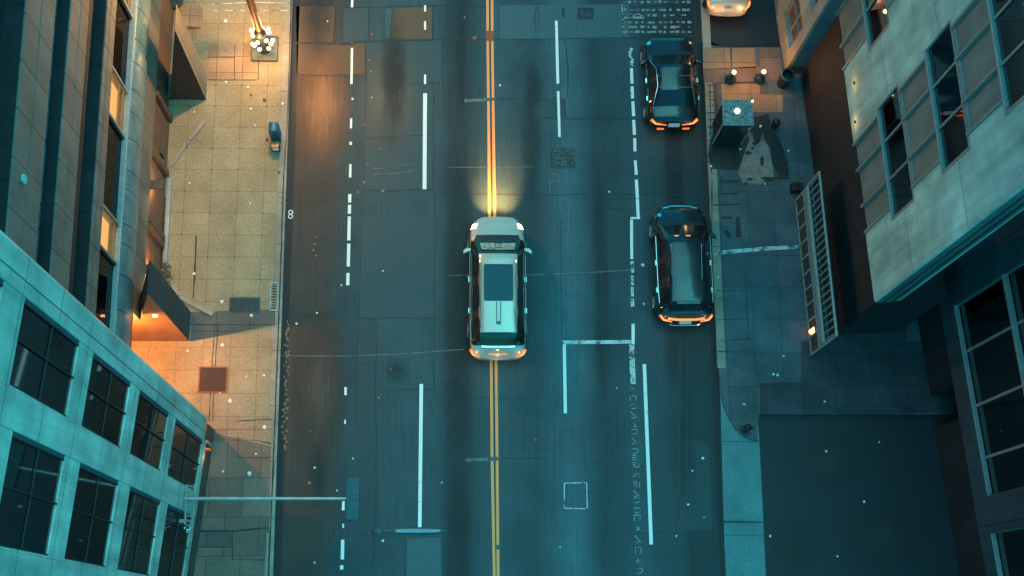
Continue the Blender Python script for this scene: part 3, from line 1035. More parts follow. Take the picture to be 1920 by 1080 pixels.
# rounded cornice: segments of a half-round pipe
joints = [Y0, 8.1, 9.25, 10.31, 11.25, 11.87, 12.94, 13.54, 14.54, 15.39, 16.12, 17.0, 17.76, 18.8, 19.66, 20.7, 21.5, 22.6, 23.4, 24.5, 26, 27.5, 29, 31, Y1]
mb = MB()
for a, b in zip(joints, joints[1:]):
    a, b = a + 0.012, b - 0.012
    prev = None
    seg = 14
    ring0, ring1 = [], []
    for k in range(seg + 1):
        th = -math.pi / 2 + math.pi * k / seg
        z = 5.24 + 0.86 * math.sin(th)
        x = -0.05 + 0.22 * math.cos(th)
        ring0.append(mb.bm.verts.new((x, a, z)))
        ring1.append(mb.bm.verts.new((x, b, z)))
    for k in range(seg):
        mb.bm.faces.new((ring0[k], ring1[k], ring1[k + 1], ring0[k + 1]))
    mb.bm.faces.new(ring0[::-1]); mb.bm.faces.new(ring1)
mb.build('cornice', 'LTpipe', LT, smooth=True)
mb = MB(); mb.box(-1.5, -0.06, Y0, Y1, 4.363, 6.13)
mb.build('cornice_core', 'tar', LT)
mb = MB(); mb.box(-1.5, 0.03, Y0, Y1, 6.135, 6.27)
mb.build('ledge', 'LTtrim', LT, bevel=0.02)
# strip windows above the cornice; two of them lit
wins = [(6.9, 7.4, 0), (7.45, 10.55, 0), (10.6, 11.72, 1), (11.78, 14.45, 0), (14.52, 15.88, 1), (15.94, 18.33, 0), (18.4, 19.8, 1), (19.86, 22.4, 0), (22.5, 25, 0), (25.1, 28, 0), (28.1, 31, 0)]
for a, b, lit in wins:
    D = 0.13
    mb = MB(); mb.poly([(-D, a, 6.27), (-D, b, 6.27), (-D, b, 8.3), (-D, a, 8.3)])
    f = mb.build('window', 'glass', LT, recalc=False)
    mb = MB()
    mb.box(-D + 0.012, -D + 0.06, a, a + 0.05, 6.28, 8.29); mb.box(-D + 0.012, -D + 0.06, b - 0.05, b, 6.28, 8.29)
    if lit:
        mb.box(-D + 0.012, -D + 0.05, a + .051, b - .051, 7.1, 7.16); mb.box(-D + 0.012, -D + 0.05, a + .051, b - .051, 6.6, 6.63)
    mb.build('mullion', 'warm_wall' if lit else 'frame', f)
    if lit:
        mb = MB(); mb.box(-0.34, -0.3, a, b, 6.3, 8.28)
        tag(mb.build('lit_interior', 'lit_room', f), 'glowing warm interior behind the window')
mb = MB()          # half-round shafts running along the deep recess
prevy = Y0
for y in (8.6, 10.4, 12.1, 14.0, 15.7, 17.6, 19.2, 21, 23.5, 26, 29):
    lo = []
    hi = []
    for k in range(9):
        th = -math.pi / 2 + math.pi * k / 8
        lo.append(mb.bm.verts.new((-0.52 + .42 * math.cos(th), prevy + .01, 10.55 + .5 * math.sin(th))))
        hi.append(mb.bm.verts.new((-0.52 + .42 * math.cos(th), y - .01, 10.55 + .5 * math.sin(th))))
    for k in range(8):
        mb.bm.faces.new((lo[k], hi[k], hi[k + 1], lo[k + 1]))
    mb.bm.faces.new(lo[::-1]); mb.bm.faces.new(hi)
    prevy = y
mb.build('round_shaft', 'LTdark', LT, smooth=True)
for (a, b, l), (c, d, l2) in zip(wins, wins[1:]):
    mb = MB()
    m = 0.5 * (b + c)
    mb.box(-1.4, -0.03, b + 0.002, c - 0.002, 6.272, 8.298)
    o = mb.build('pilaster', 'LTtrim', LT)
mb = MB(); mb.box(-2, -1.42, Y0, Y1, 6.27, 8.3)
mb.build('interior_wall', 'room', LT)
# ground floor wall with timber doors and posts
mb = MB()
mb.box(-6, -0.12, 10.62, Y1, 0, 2.717)
mb.build('ground_floor_wall', 'brown_wall', LT)
mb = MB(); mb.box(-6, -1.7, Y0, 9.5, 0, 3.998)
mb.build('portico_wall', 'warm_wall', LT)
mb = MB(); mb.box(-6, -1.72, Y0, 9.5, 0, 3.9)
for y in (11.0, 12.75, 13.3, 14.9, 17.05):
    pass
mb.bm.clear()
for y0, y1 in ((10.75, 12.7), (13.0, 15.2), (15.6, 17.2)):
    mb2 = MB(); mb2.box(-0.118, -0.05, y0, y1, 0.14, 2.6)
    d = mb2.build('door', 'brown_wall', LT, bevel=0.01)
    mb2 = MB()
    mb2.box(-0.05, 0.03, y0 + 0.1, y0 + 0.16, 0.9, 1.5)
    mb2.build('handle', 'steel_dark', d)
mb.bm.free()
mb = MB()
for y in (12.72, 12.96, 15.3, 17.3):
    mb.box(-0.1, 0.06, y, y + 0.2, 0.14, 2.7)
mb.build('door_post', 'brown_wall', LT)
mb = MB(); mb.box(0.02, 0.16, 12.1, 15.2, 0.131, 0.3)
mb.box(0.02, 0.16, 10.62, 12.0, 0.131, 0.45)
mb.build('threshold', 'LTtrim', LT)


mb = MB(); mb.box(0.003, 0.05, 9.15, 9.35, 14.95 + .25, 15.5)
mb.bm.clear(); mb.box(-0.018, 0.04, 10.0, 10.16, 15.3, 15.55)  # glowing plate put in for a cyan reflection on the stone
tag(mb.build('wall_lamp', 'cyan_lamp', LT), 'small cyan lit plate on the stone band')
# blade walls standing out over the pavement, their tops sloping back into the facade
def blade(y0, y1, xo, ztop, mat_s, mat_e, zin=2.9):
    mb = MB()
    P = [(-1.1, 0.131), (xo, 0.131), (xo, ztop), (-0.03, zin), (-1.1, zin - .1)]
    lo = [mb.bm.verts.new((a, y0, b)) for a, b in P]
    hi = [mb.bm.verts.new((a, y1, b)) for a, b in P]
    f = mb.bm.faces.new(lo); f.material_index = 1
    f = mb.bm.faces.new(hi[::-1]); f.material_index = 0
    for i in range(5):
        j = (i + 1) % 5
        mb.bm.faces.new((lo[i], hi[i], hi[j], lo[j])).material_index = 0
    return mb.build('blade_wall', [mat_e, mat_s], LT, bevel=0.0)


blade(18.16, 19.04, 1.165, 5.85, 'brown_dark', 'LTstone', 0.35)
blade(9.56, 10.57, 1.0, 6.75, 'warm_wall', 'R2stone')
# portico lamps hidden under the overhang light the pavement below
mb = MB(); mb.lathe([(0.0, 0.0), (0.14, 0.0), (0.16, 0.12), (0.0, 0.14)], (-0.85, 9.27, 3.85))
tag(mb.build('portico_lamp', 'lamp_cream', LT, smooth=True), 'warm lamp under the overhang of the portico')
lamp('portico_light', LT, (-0.85, 9.27, 3.7), 620, (1.0, 0.34, 0.065), radius=0.08)
mb = MB(); mb.box(0.60, 0.72, 9.50, 9.555, 3.95, 4.03)  # glowing plate put in for a glint on the blade wall
tag(mb.build('wall_lamp', 'lamp_cream', LT), 'small pale lamp on the side of the blade wall')
lamp('door_light', LT, (0.31, 14.2, 2.5), 30, (1.0, 0.5, 0.2), radius=0.1)
lamp('door_light', LT, (0.31, 11.4, 2.38), 50, (1.0, 0.42, 0.14), radius=0.1)
mb = MB()
mb.box(-0.04, 0.4, 14.05, 14.35, 2.60, 2.68); mb.box(-0.04, 0.4, 11.25, 11.55, 2.50, 2.58)
dl = mb.build('door_lamp', 'brown_wall', LT, bevel=.01, split=True)
mb = MB(); mb.box(.25, .37, 14.1, 14.3, 2.57, 2.597); mb.box(.25, .37, 11.3, 11.5, 2.47, 2.497)
mb.build('bulb', 'lamp_cream', dl)
# raised kerb line of the entrance forecourt with cut corners
mb = MB()
pts = [G(x, y, PZ) for x, y in [(383, 229), (350, 270), (319, 314), (313, 350), (312, 372)]]
pts2 = [G(x, y, PZ) for x, y in [(304, 505), (322, 535), (345, 562), (400, 590)]]
for P in (pts, pts2):
    for a, b in zip(P, P[1:]):
        d = (b - a).normalized(); n = Vector((-d.y, d.x, 0)) * 0.07
        mb.prism([(c.x, c.y) for c in (a - n, b - n, b + n, a + n)], 0.131, 0.21)
structure(mb.build('forecourt_kerb', 'kerb'))

# ------------------------------------------------------------------ large building on the right
R1 = frame_root('panel_building', 'pale teal stone building with grey panels and dark windows in rows, on the right', 'building', (13.16, 9.81), (-0.58, 10.14))
RT = 22.0
VB = [4.9]
k = 0
rows = []     # (v0, v1, kind)
while 4.9 + 4.2 * k < RT:
    b = 4.9 + 4.2 * k + (0.02 * k)
    rows += [(b if k == 0 else b + 0.25, b + 2.5, 'p'), (b + 2.63, b + 4.4 + .02, 'w')]
    k += 1
bays1 = [(1.86, 5.38, (2.26, 5.14), (3.10, 4.27)), (7.2, 11.0, (7.72, 10.7), (8.48, 9.62)), (12.6, 16.2, (13, 15.8), (13.9, 14.8))]
mb = MB()      # piers and floor bands of stone
T = 0.85
prev = 0.16
for (u0, u1, pu, dv) in bays1:
    mb.box(prev, u0, -T, 0, 4.9, RT)
    prev = u1
mb.box(prev, 18, -T, 0, 4.9, RT)
for (u0, u1, pu, dv) in bays1:
    for v0, v1, kd in rows:
        if kd == 'p':
            mb.box(u0, pu[0], -0.5, -0.003, v0 + .001, min(v1, RT)); mb.box(pu[1], u1, -0.5, -0.003, v0 + .001, min(v1, RT))
mb.build('pier', 'R1stone', R1)
mb = MB()
mb.prism([(0.157, -T), (0.157, 0.0), (0.10, 0.0), (0.03, -0.03), (0.0, -0.10), (0.0, -T + .2), (0.05, -T)], 4.9, RT)
mb.build('corner_edge', 'R1stone', R1)
mb = MB(); mb.box(-0.02, 0.0, -T + .3, -T + .34, 4.95, RT); mb.box(-0.018, 0.0, -0.30, -0.28, 4.95, RT)
mb.build('joint', 'tar', R1)
mb = MB()
bars, sills, thin = MB(), MB(), MB()
for (u0, u1, pu, dv) in bays1:
    cuts = [pu[0], *dv, pu[1]]
    for v0, v1, kd in rows:
        v1 = min(v1, RT)
        if kd == 'p':
            for a, b in zip(cuts, cuts[1:]):
                mb.box(a + 0.02, b - 0.02, -0.5, -0.07, v0 + 0.02, v1 - 0.01)
            for a in (pu[0], *dv, pu[1]):
                bars.box(a - 0.035, a + 0.035, -0.10, 0.05, v0, v1)
            sills.box(u0, u1, -0.25, 0.03, v1 + 0.005, v1 + 0.10)
        else:
            thin.box(u0, u1, -0.3, 0.015, v1 + .004, v1 + 0.075)
            thin.box(u0, u1, -0.3, -0.02, v1 + .08, v1 + 0.24)
            window_cell(R1, u0, u1, v0, v1, 0.07, dv, (), 0.03, 'R1bar')
            thin.box(u0, u0 + .09, -.14, 0.012, v0, v1)
mb.build('grey_panel', 'R1panel', R1)
bars.build('panel_bar', 'R1bar', R1)
sills.build('sill', 'R1sill', R1, bevel=0.02)
thin.build('window_head', 'R1bar', R1)
mb = MB(); mb.box(1.5, 18, -2.6, -2.4, 0, RT)
mb.build('interior_wall', 'room', R1)
mb = MB()
for v in (7.4, 11.6, 15.8, 20):
    mb.box(1.5, 18, -2.38, -0.9, v - .5, v)
mb.build('floor_slab', 'room', R1)
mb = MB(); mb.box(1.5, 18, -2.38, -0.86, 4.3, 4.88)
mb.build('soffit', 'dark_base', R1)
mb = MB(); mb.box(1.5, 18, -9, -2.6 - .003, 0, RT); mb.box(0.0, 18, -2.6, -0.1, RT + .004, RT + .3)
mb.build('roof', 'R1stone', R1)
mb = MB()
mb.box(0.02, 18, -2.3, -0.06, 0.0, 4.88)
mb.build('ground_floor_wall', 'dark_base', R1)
for i, (px, py, r, m) in enumerate(((1786, 230, .085, 'lamp_orange'), (1793, 258, .05, 'lamp_cream'), (1781, 287, .08, 'lamp_orange'), (1902, 148, .05, 'lamp_cream'), (1908, 166, .045, 'lamp_orange'))):
    # hang them one metre behind the facade on the line of sight of their window
    inv = R1.matrix_basis.inverted() if False else (Matrix.Translation(R1.location) @ Matrix.Rotation(R1.rotation_euler.z, 4, 'Z')).inverted()
    a = inv @ Vector((0, 0, CAMH)); b = inv @ G(px, py, 0)
    d = b - a
    p = a + d * ((-0.75 - a.y) / d.y)
    mb = MB(); mb.ball(p, r, 10)
    if i == 0:
        mb.tube([p, p + Vector((0, 0, .35))], 0.01, 6)
    tag(mb.build('ceiling_lamp', m, R1, smooth=True), 'small glowing lamp inside a dark window')
for u, v in ((6.9, 5.75), (5.75, 5.35)):   # two added fittings with lights for the warm smears on the pier
    mb = MB(); mb.box(u - .04, u + .04, 0.003, 0.06, v, v + 0.06)
    tag(mb.build('wall_lamp', 'brown_wall', R1), 'small brown wall lamp on the stone pier')
    lamp('wall_light', R1, (u, 0.22, v), 2.2, (1.0, 0.42, 0.12), radius=.05)

# ------------------------------------------------------------------ second building on the right
R2 = frame_root('glazed_building', 'dark teal building with tall glazed openings, at the bottom right', 'building', (16.06, 10.92), (0.82, -9.27), flip=True)
mb = MB()
F = lambda a, b: (-b, -a)


def fbox(mb, u0, u1, y0, y1, z0, z1):
    mb.box(-u1, -u0, y0, y1, z0, z1)


fbox(mb, -1.2, 0.86, -0.5, 0, 2.4, 16)
fbox(mb, 6.93, 8.04, -0.5, 0, 2.4, 16)
fbox(mb, 12.5, 16, -0.5, 0, 2.4, 16)
fbox(mb, 0.86, 6.93, -0.5, -0.004, 2.4, 3.48); fbox(mb, 8.04, 12.5, -0.5, -0.004, 2.4, 3.2)
fbox(mb, 0.86, 6.93, -0.5, -0.004, 11.5, 16); fbox(mb, 8.04, 12.5, -0.5, -0.004, 11.5, 16)
mb.build('wall', 'R2stone', R2)
window_cell(R2, -6.93, -0.86, 3.48, 11.5, 0.2, (-2.38, -4.12, -5.75), (), 0.04, 'R1bar')
window_cell(R2, -12.5, -8.04, 3.2, 11.5, 0.2, (-9.8, -11.2), (), 0.04, 'R1bar')
mb = MB()
fbox(mb, 0.87, 6.92, -0.18, -0.02, 7.40, 7.54); fbox(mb, 8.05, 12.4, -.18, -.02, 7.4, 7.54)
fbox(mb, 0.862, 6.928, -0.18, -0.03, 3.485, 3.56); fbox(mb, 8.042, 12.4, -.18, -.03, 3.205, 3.28)
mb.build('transom', 'R1sill', R2, bevel=0.015)
mb = MB(); fbox(mb, -1.2, 16, -3.2, -3.0, 0, 16)
mb.build('interior_wall', 'room', R2)
mb = MB(); fbox(mb, -1.2, 16, -2.95, -0.55, 6.9, 7.4)
fbox(mb, -1.2, 16, -2.95, -0.55, 2.5, 3.0)
mb.build('floor_slab', 'room', R2)
mb = MB()
for a in (1.5, 3.1, 5.0, 9.0):
    fbox(mb, a, a + 0.35, -1.6, -1.25, 3.0, 11)
mb.build('interior_column', 'steel_dark', R2)
mb = MB()
for a in (5.95, 6.3, 9.4):
    fbox(mb, a, a + 0.14, -0.9, -0.7, 3.0, 6.8)
mb.build('interior_post', 'room_brown', R2)
mb = MB(); fbox(mb, -1.2, 16, -10, -3.203, 0, 16); fbox(mb, -1.2, 16, -3.2, 0, 16.003, 16.3)
mb.build('roof', 'R2stone', R2)
mb = MB(); fbox(mb, -1.1, 3.2, -2.9, -0.05, 0, 2.397); fbox(mb, 4.3, 16, -2.9, -0.05, 0, 2.397); fbox(mb, 3.2, 4.3, -2.9, -0.9, 0, 2.397)
mb.build('base_wall', 'dark_base', R2)
mb = MB(); fbox(mb, 3.25, 4.25, -0.89, -0.8, 0.0, 2.2)
mb.build('door', 'black', R2)
for i, (px, py, r, m) in enumerate(((1857, 592, .06, 'lamp_orange'), (1864, 588, .06, 'lamp_orange'), (1815, 646, .055, 'lamp_cream'))):
    inv = (Matrix.Translation(R2.location) @ Matrix.Rotation(R2.rotation_euler.z, 4, 'Z')).inverted()
    a = inv @ Vector((0, 0, CAMH)); b = inv @ G(px, py, 0)
    d = b - a
    p = a + d * ((-0.7 - a.y) / d.y)
    mb = MB(); mb.ball(p, r, 10)
    tag(mb.build('ceiling_lamp', m, R2, smooth=True), 'small glowing lamp inside the glazed opening')

# ------------------------------------------------------------------ wing building, top right
WG = thing('corner_building', 'tan building with brown windows and a blue end wall beside the side road, top right', 'building', (12.07, 19.47, 0), math.atan2(22.33 - 19.47, 11.86 - 12.07))
mb = MB()
mb.box(0, 0.45, -0.4, 0, 0, 9); mb.box(1.9, 2.4, -0.4, 0, 0, 9); mb.box(3.9, 12, -0.4, 0, 0, 9)
for z0, z1 in ((0, 1.0), (2.9, 4.0), (5.9, 7.2), (8.8, 9)):
    mb.box(0.45, 1.9, -0.4, -0.003, z0, z1); mb.box(2.4, 3.9, -0.4, -0.003, z0, z1)
mb.build('wall', 'wingstone', WG)
for u0, u1 in ((0.45, 1.9), (2.4, 3.9)):
    for z0, z1 in ((1.0, 2.9), (4.0, 5.9), (7.2, 8.8)):
        mb = MB(); mb.box(u0, u1, -0.25, -0.2, z0, z1)
        f = mb.build('window', 'brown_wall', WG)
        mb = MB(); mb.box(u0, u1, -0.199, -0.12, (z0 + z1) / 2 - .03, (z0 + z1) / 2 + .03); mb.box((u0 + u1) / 2 - .03, (u0 + u1) / 2 + .03, -0.199, -0.13, z0, z1)
        mb.build('window_bar', 'R1bar', f)
mb = MB(); mb.box(0.0, 12, -2.2, -0.403, 0, 4.86); mb.box(0, 12, -0.52, -0.403, 4.863, 9)
mb.box(0, 12, -0.52, 0, 9.003, 9.15)
mb.build('core', 'dark_base', WG)
mb = MB(); mb.box(-0.05, -0.003, -2.1, -0.08, 0.75, 4.8); mb.box(-0.05, -0.003, -0.5, -0.08, 4.803, 9)
mb.build('end_wall', 'blue_panel', WG)  # stone end wall, its teal reflection put into the colour
mb = MB(); mb.box(-0.09, -0.003, -1.0, -0.06, 0.0, 0.747); mb.box(0.05, .25, -2.1, -1.0, 0, .747)
mb.build('plinth', 'R2stone', WG)


# ------------------------------------------------------------------ cars
def car_shell(stations, tagfn, level=2):
    """Loft half profiles (x, z) x8 along y, smooth them and hand back faces by tag.
    tagfn(i, j, side) names the part of the face between station i and i+1, profile points j and j+1."""
    bm = bmesh.new()
    names = ['body']
    lay = bm.edges.layers.float.new('crease_edge')
    rings = []
    for y, prof in stations:
        ring = []
        for (x, z) in prof[1:-1][::1]:
            pass
        left = [bm.verts.new((-x, y, z)) for x, z in prof[1:-1]]
        right = [bm.verts.new((x, y, z)) for x, z in prof[1:-1]]
        bot = bm.verts.new((0, y, prof[0][1]))
        top = bm.verts.new((0, y, prof[-1][1]))
        rings.append((bot, left, right, top))

    def seq(r, side):
        return [r[0]] + (r[1] if side < 0 else r[2]) + [r[3]]
    fl = []
    for i, (a, b) in enumerate(zip(rings, rings[1:])):
        for side in (-1, 1):
            A, B = seq(a, side), seq(b, side)
            for j in range(len(A) - 1):
                q = (A[j], A[j + 1], B[j + 1], B[j])
                f = bm.faces.new(q if side < 0 else q[::-1])
                t = tagfn(i, j, side)
                if t not in names:
                    names.append(t)
                f.material_index = names.index(t)
                f.smooth = True
                fl.append(f)
    for r in (rings[0], rings[-1]):
        f = bm.faces.new(seq(r, -1) + seq(r, 1)[1:-1][::-1])
        f.smooth = True
    bmesh.ops.recalc_face_normals(bm, faces=bm.faces)
    GL = {'windshield': .75, 'rear_window': .75, 'side_left': .9, 'side_right': .9, 'sunroof': 1.0}
    vl = bm.verts.layers.float.new('crease_vert')
    for e in bm.edges:
        if len(e.link_faces) == 2:
            a, b = [names[f.material_index] for f in e.link_faces]
            if a != b and not ({a, b} <= {'side_left', 'pillar'} or {a, b} <= {'side_right', 'pillar'}):
                e[lay] = max(GL.get(a, 0), GL.get(b, 0))
    for v in bm.verts:
        es = [e for e in v.link_edges if e[lay] > .95]
        if len(es) == 2:
            a, b = [(e.other_vert(v).co - v.co).normalized() for e in es]
            if a.dot(b) > -0.6:
                v[vl] = 0.85
    me = bpy.data.meshes.new('shell')
    bm.to_mesh(me)
    bm.free()
    for n in names:
        me.materials.append(None)
    ob = bpy.data.objects.new('shell', me)
    col.objects.link(ob)
    md = ob.modifiers.new('s', 'SUBSURF')
    md.levels = level
    md.render_levels = level
    dg = bpy.context.evaluated_depsgraph_get()
    ev = ob.evaluated_get(dg)
    m2 = bpy.data.meshes.new_from_object(ev)
    bpy.data.objects.remove(ob)
    bm = bmesh.new()
    bm.from_mesh(m2)
    out = {}
    for k, n in enumerate(names):
        b2 = bm.copy()
        b2.faces.ensure_lookup_table()
        bmesh.ops.delete(b2, geom=[f for f in b2.faces if f.material_index != k], context='FACES')
        for f in b2.faces:
            f.material_index = 0
        out[n] = b2
    bm.free()
    return out


def shell_obj(name, bm, mat, parent, thick=0.0):
    me = bpy.data.meshes.new(name)
    bm.to_mesh(me)
    bm.free()
    me.materials.clear()
    me.materials.append(MAT[mat])
    for f in me.polygons:
        f.use_smooth = True
    o = bpy.data.objects.new(name, me)
    col.objects.link(o)
    o.parent = parent
    return o


def prof_hood(w, zb, zh, zc, k=0.80):
    return [(0, zb), (w * .86, zb), (w * .975, zb + .18), (w, max(zb + .3, zh - .22)), (w * .955, zh - .03), (w * k, zh + .03), (w * .5, zc), (0, zc + .02)]


def prof_cab(w, zb, belt, xt, zt, xm):
    return [(0, zb), (w * .86, zb), (w * .985, zb + .18), (w, belt - .28), (w * .965, belt), (xt, zt - .05), (xm, zt), (0, zt + .02)]


def wheel_set(root, w, ys, r, tread=0.2):
    for y in ys:
        for s in (-1, 1):
            x = s * (w - 0.06)
            mb = MB()
            P = [(r - .13, -tread / 2), (r - .02, -tread / 2), (r, -tread / 2 + .03), (r, tread / 2 - .03), (r - .02, tread / 2), (r - .13, tread / 2), (r - .13, -tread / 2)]
            mb.lathe(P, (0, 0, 0), 28)
            o = mb.build('wheel', 'rubber', root, smooth=True)
            o.rotation_euler = (0, R_(90) * s, 0)
            o.location = (x, y, r)
            mb = MB()
            mb.lathe([(0, .02), (.05, .03), (.06, .0), (r - .16, 0.045), (r - .125, .075), (r - .125, -.05), (0, -.05)], (0, 0, 0), 28)
            for k in range(5):
                a = k * 2 * math.pi / 5
                mb.tube([(0.05 * math.cos(a), .05 * math.sin(a), .03), ((r - .14) * math.cos(a), (r - .14) * math.sin(a), .07)], .022, 6)
            rm = mb.build('rim', 'rim', o, smooth=True)
            rm.location = (0, 0, 0.035)
            mb = MB()      # dark arch round the wheel
            prev = None
            a0, a1 = [], []
            for k in range(15):
                th = math.pi * k / 14
                for lst, rad in ((a0, r + .075), (a1, r + .005)):
                    lst.append((y + rad * math.cos(th), r + rad * math.sin(th)))
            for lst0, lst1 in ((a0, a1),):
                vs = []
                for (ya, za), (yb, zb) in zip(lst0, lst1):
                    vs.append([mb.bm.verts.new((s * (w + dx), yy, zz)) for dx in (-.1, .025) for yy, zz in ((ya, za), (yb, zb))])
                for p_, q_ in zip(vs, vs[1:]):
                    for i, j in ((0, 1), (1, 3), (3, 2), (2, 0)):
                        mb.bm.faces.new((p_[i], p_[j], q_[j], q_[i]))
                mb.bm.faces.new([vs[0][k] for k in (0, 1, 3, 2)]); mb.bm.faces.new([vs[-1][k] for k in (0, 2, 3, 1)])
            mb.build('wheel_arch', 'plastic', root)


def mirrors(root, w, y, z, mat):
    for s in (-1, 1):
        mb = MB()
        mb.prism([(s * (w - .05), y - .02), (s * (w + .06), y - .05), (s * (w + .2), y - .13), (s * (w + .21), y - .02), (s * (w + .1), y + .08), (s * (w - .05), y + .06)], z - .07, z + .07)
        mb.build('wing_mirror', mat, root, bevel=0.02, smooth=True)


def handles(root, w, ys, z, mat):
    for y in ys:
        for s in (-1, 1):
            mb = MB(); mb.box(s * (w - .02), s * (w + .035), y - .09, y + .09, z - .018, z + .018)
            mb.build('door_handle', mat, root, bevel=0.008)


def plate(root, y, z, w=.26, h=.07, tilt=0.06):
    mb = MB()
    v = [mb.bm.verts.new(c) for c in ((-w, y, z - h), (w, y, z - h), (w, y + tilt, z + h), (-w, y + tilt, z + h))]
    f = mb.bm.faces.new(v)
    e = bmesh.ops.extrude_face_region(mb.bm, geom=[f])
    for x in e['geom']:
        if isinstance(x, bmesh.types.BMVert):
            x.co.y -= .02
    mb.build('number_plate', 'plate', root)


def car_mat(name, c, metal, rough, coat=1.0):
    MAT[name] = plain(name, c, rough, metal, var=0.04, scale=1.5, coat=coat, grain=0.03)


car_mat('paint_silver', (0.46, 0.44, 0.35), 0.25, 0.33)
car_mat('paint_black', (0.008, 0.008, 0.009), 0.0, 0.2, 0.5)
car_mat('paint_darkteal', (0.008, 0.022, 0.028), 0.2, 0.2, 0.5)
car_mat('paint_beige', (0.62, 0.50, 0.34), 0.2, 0.3)
MAT['tail_glow'] = emit('tail_glow', (1.0, 0.40, 0.15), 0.45, (0.5, 0.2, 0.08))

TW = lambda s: (s[1][3][0])


def build_car(root, st, marks, paint, extra):
    """marks: dict of station interval -> role; roles drive the tags"""
    def tagfn(i, j, side):
        role = marks.get(i, '')
        if role == 'windshield' and j >= 5:
            return 'windshield'
        if role in ('windshield', 'cab', 'rear') and j == 4:
            return 'side_left' if side < 0 else 'side_right'
        if role in ('pillar', 'sunroof') and j == 4:
            return 'pillar'
        if role == 'rear' and j >= 5:
            return 'rear_window'
        if role in ('cowl',) and j >= 5:
            return 'cowl'
        if role == 'taillight' and j in extra.get('tail_cols', (3,)):
            return 'tail_left' if side < 0 else 'tail_right'
        if role == 'headlight' and j in (3, 4):
            return 'head_left' if side < 0 else 'head_right'
        if role in ('sunroof', 'cabsun') and j >= 6:
            return 'sunroof'
        if role == 'cabsun' and j == 4:
            return 'side_left' if side < 0 else 'side_right'
        if j <= 1 and extra.get('sill', True):
            return 'sill'
        return 'body'
    parts = car_shell(st, tagfn)
    nm = {'body': ('body', paint), 'windshield': ('windshield', 'car_glass'), 'side_left': ('side_window', 'car_glass'), 'side_right': ('side_window', 'car_glass'),
          'pillar': ('door_pillar', 'plastic'), 'rear_window': ('rear_window', 'car_glass'), 'cowl': ('wiper_cowl', 'plastic'), 'tail_left': ('tail_light', extra.get('tail', 'tail')), 'tail_right': ('tail_light', extra.get('tail', 'tail')),
          'head_left': ('headlight', extra.get('head', 'chrome')), 'head_right': ('headlight', extra.get('head', 'chrome')), 'sunroof': ('sunroof', extra.get('sun', 'car_glass')), 'sill': ('sill', 'plastic')}
    for k, bm in parts.items():
        if len(bm.faces):
            if k == 'pillar':
                m_ = MB(); m_.bm.free(); m_.bm = bm
                m_.build(nm[k][0], nm[k][1], root, smooth=True)
                continue
            shell_obj(nm[k][0], bm, nm[k][1], root)
        else:
            bm.free()


def tails(root, pts, r0, r1, mat, core=True):
    for s in (-1, 1):
        P = [Vector((s * x, y, z)) for x, y, z in pts]
        Q = []
        for a, b in zip(P, P[1:]):
            Q += [a.lerp(b, k / 4) for k in range(4)]
        Q.append(P[-1])
        mb = MB(); mb.tube(Q, r0, 10, True, r1)
        t = mb.build('tail_light', mat, root, smooth=True)
        if core:
            mb = MB(); mb.tube([q + Vector((0, -.025, .03)) for q in Q[1:-2]], r0 * .5, 8, True, r1 * .5)
            mb.build('bulb', 'tail_hot', t, smooth=True)


# --- silver sport utility car on the centre line
S = thing('estate_car', 'pale silver car with a big glass sunroof driving over the yellow centre line', 'car', (1.70, 11.35, 0))
S.scale = (1, 1.035, 1)
wv = 0.945
st = [
    (2.38, prof_hood(.44, .34, .66, .70, .8)),
    (2.30, prof_hood(.70, .26, .78, .81, .82)),
    (2.06, prof_hood(.87, .22, .86, .92, .80)),
    (1.92, prof_hood(.912, .22, .865, .925, .80)),
    (1.62, prof_hood(wv, .22, .98, 1.03, .78)),
    (1.50, prof_cab(wv, .22, 1.00, .78, 1.08, .5)),
    (0.86, prof_cab(wv, .22, 1.02, .645, 1.58, .49)),
    (0.72, prof_cab(wv, .22, 1.02, .635, 1.62, .485)),
    (0.50, prof_cab(wv, .22, 1.03, .63, 1.65, .485)),
    (0.05, prof_cab(wv, .22, 1.03, .63, 1.67, .485)),
    (-0.03, prof_cab(wv, .22, 1.03, .63, 1.67, .485)),
    (-0.72, prof_cab(wv, .22, 1.04, .625, 1.67, .48)),
    (-1.02, prof_cab(wv, .22, 1.05, .62, 1.66, .48)),
    (-1.10, prof_cab(wv, .22, 1.05, .62, 1.66, .48)),
    (-1.72, prof_cab(wv, .24, 1.08, .60, 1.60, .48)),
    (-2.06, prof_cab(.93, .26, 1.10, .63, 1.17, .46)),
    (-2.16, prof_hood(.92, .27, 1.05, 1.08, .78)),
    (-2.32, prof_hood(.85, .28, .86, .84, .80)),
    (-2.42, prof_hood(.68, .32, .68, .66, .82)),
]
build_car(S, st, {2: 'headlight', 4: 'cowl', 5: 'windshield', 6: 'cab', 7: 'cab', 8: 'cabsun', 9: 'sunroof', 10: 'cabsun', 11: 'cab', 12: 'pillar', 13: 'cab', 14: 'rear'},
          'paint_silver', {'sun': 'roof_glass', 'head': 'head', 'sill': False})
tails(S, [(.90, -2.14, .96), (.83, -2.28, .90), (.60, -2.37, .84)], .062, .03, 'tail')
wheel_set(S, wv, (1.45, -1.42), .35)
mirrors(S, wv, 1.12, 1.02, 'paint_silver')
handles(S, wv, (0.18, -0.85), .88, 'chrome')
mb = MB()
for s in (-1, 1):
    mb.tube([(s * .60, 0.62, 1.66), (s * .61, 0.5, 1.70), (s * .60, -1.45, 1.69), (s * .585, -1.6, 1.63)], .022, 8)
mb.build('roof_rail', 'chrome', S, smooth=True)
mb = MB()
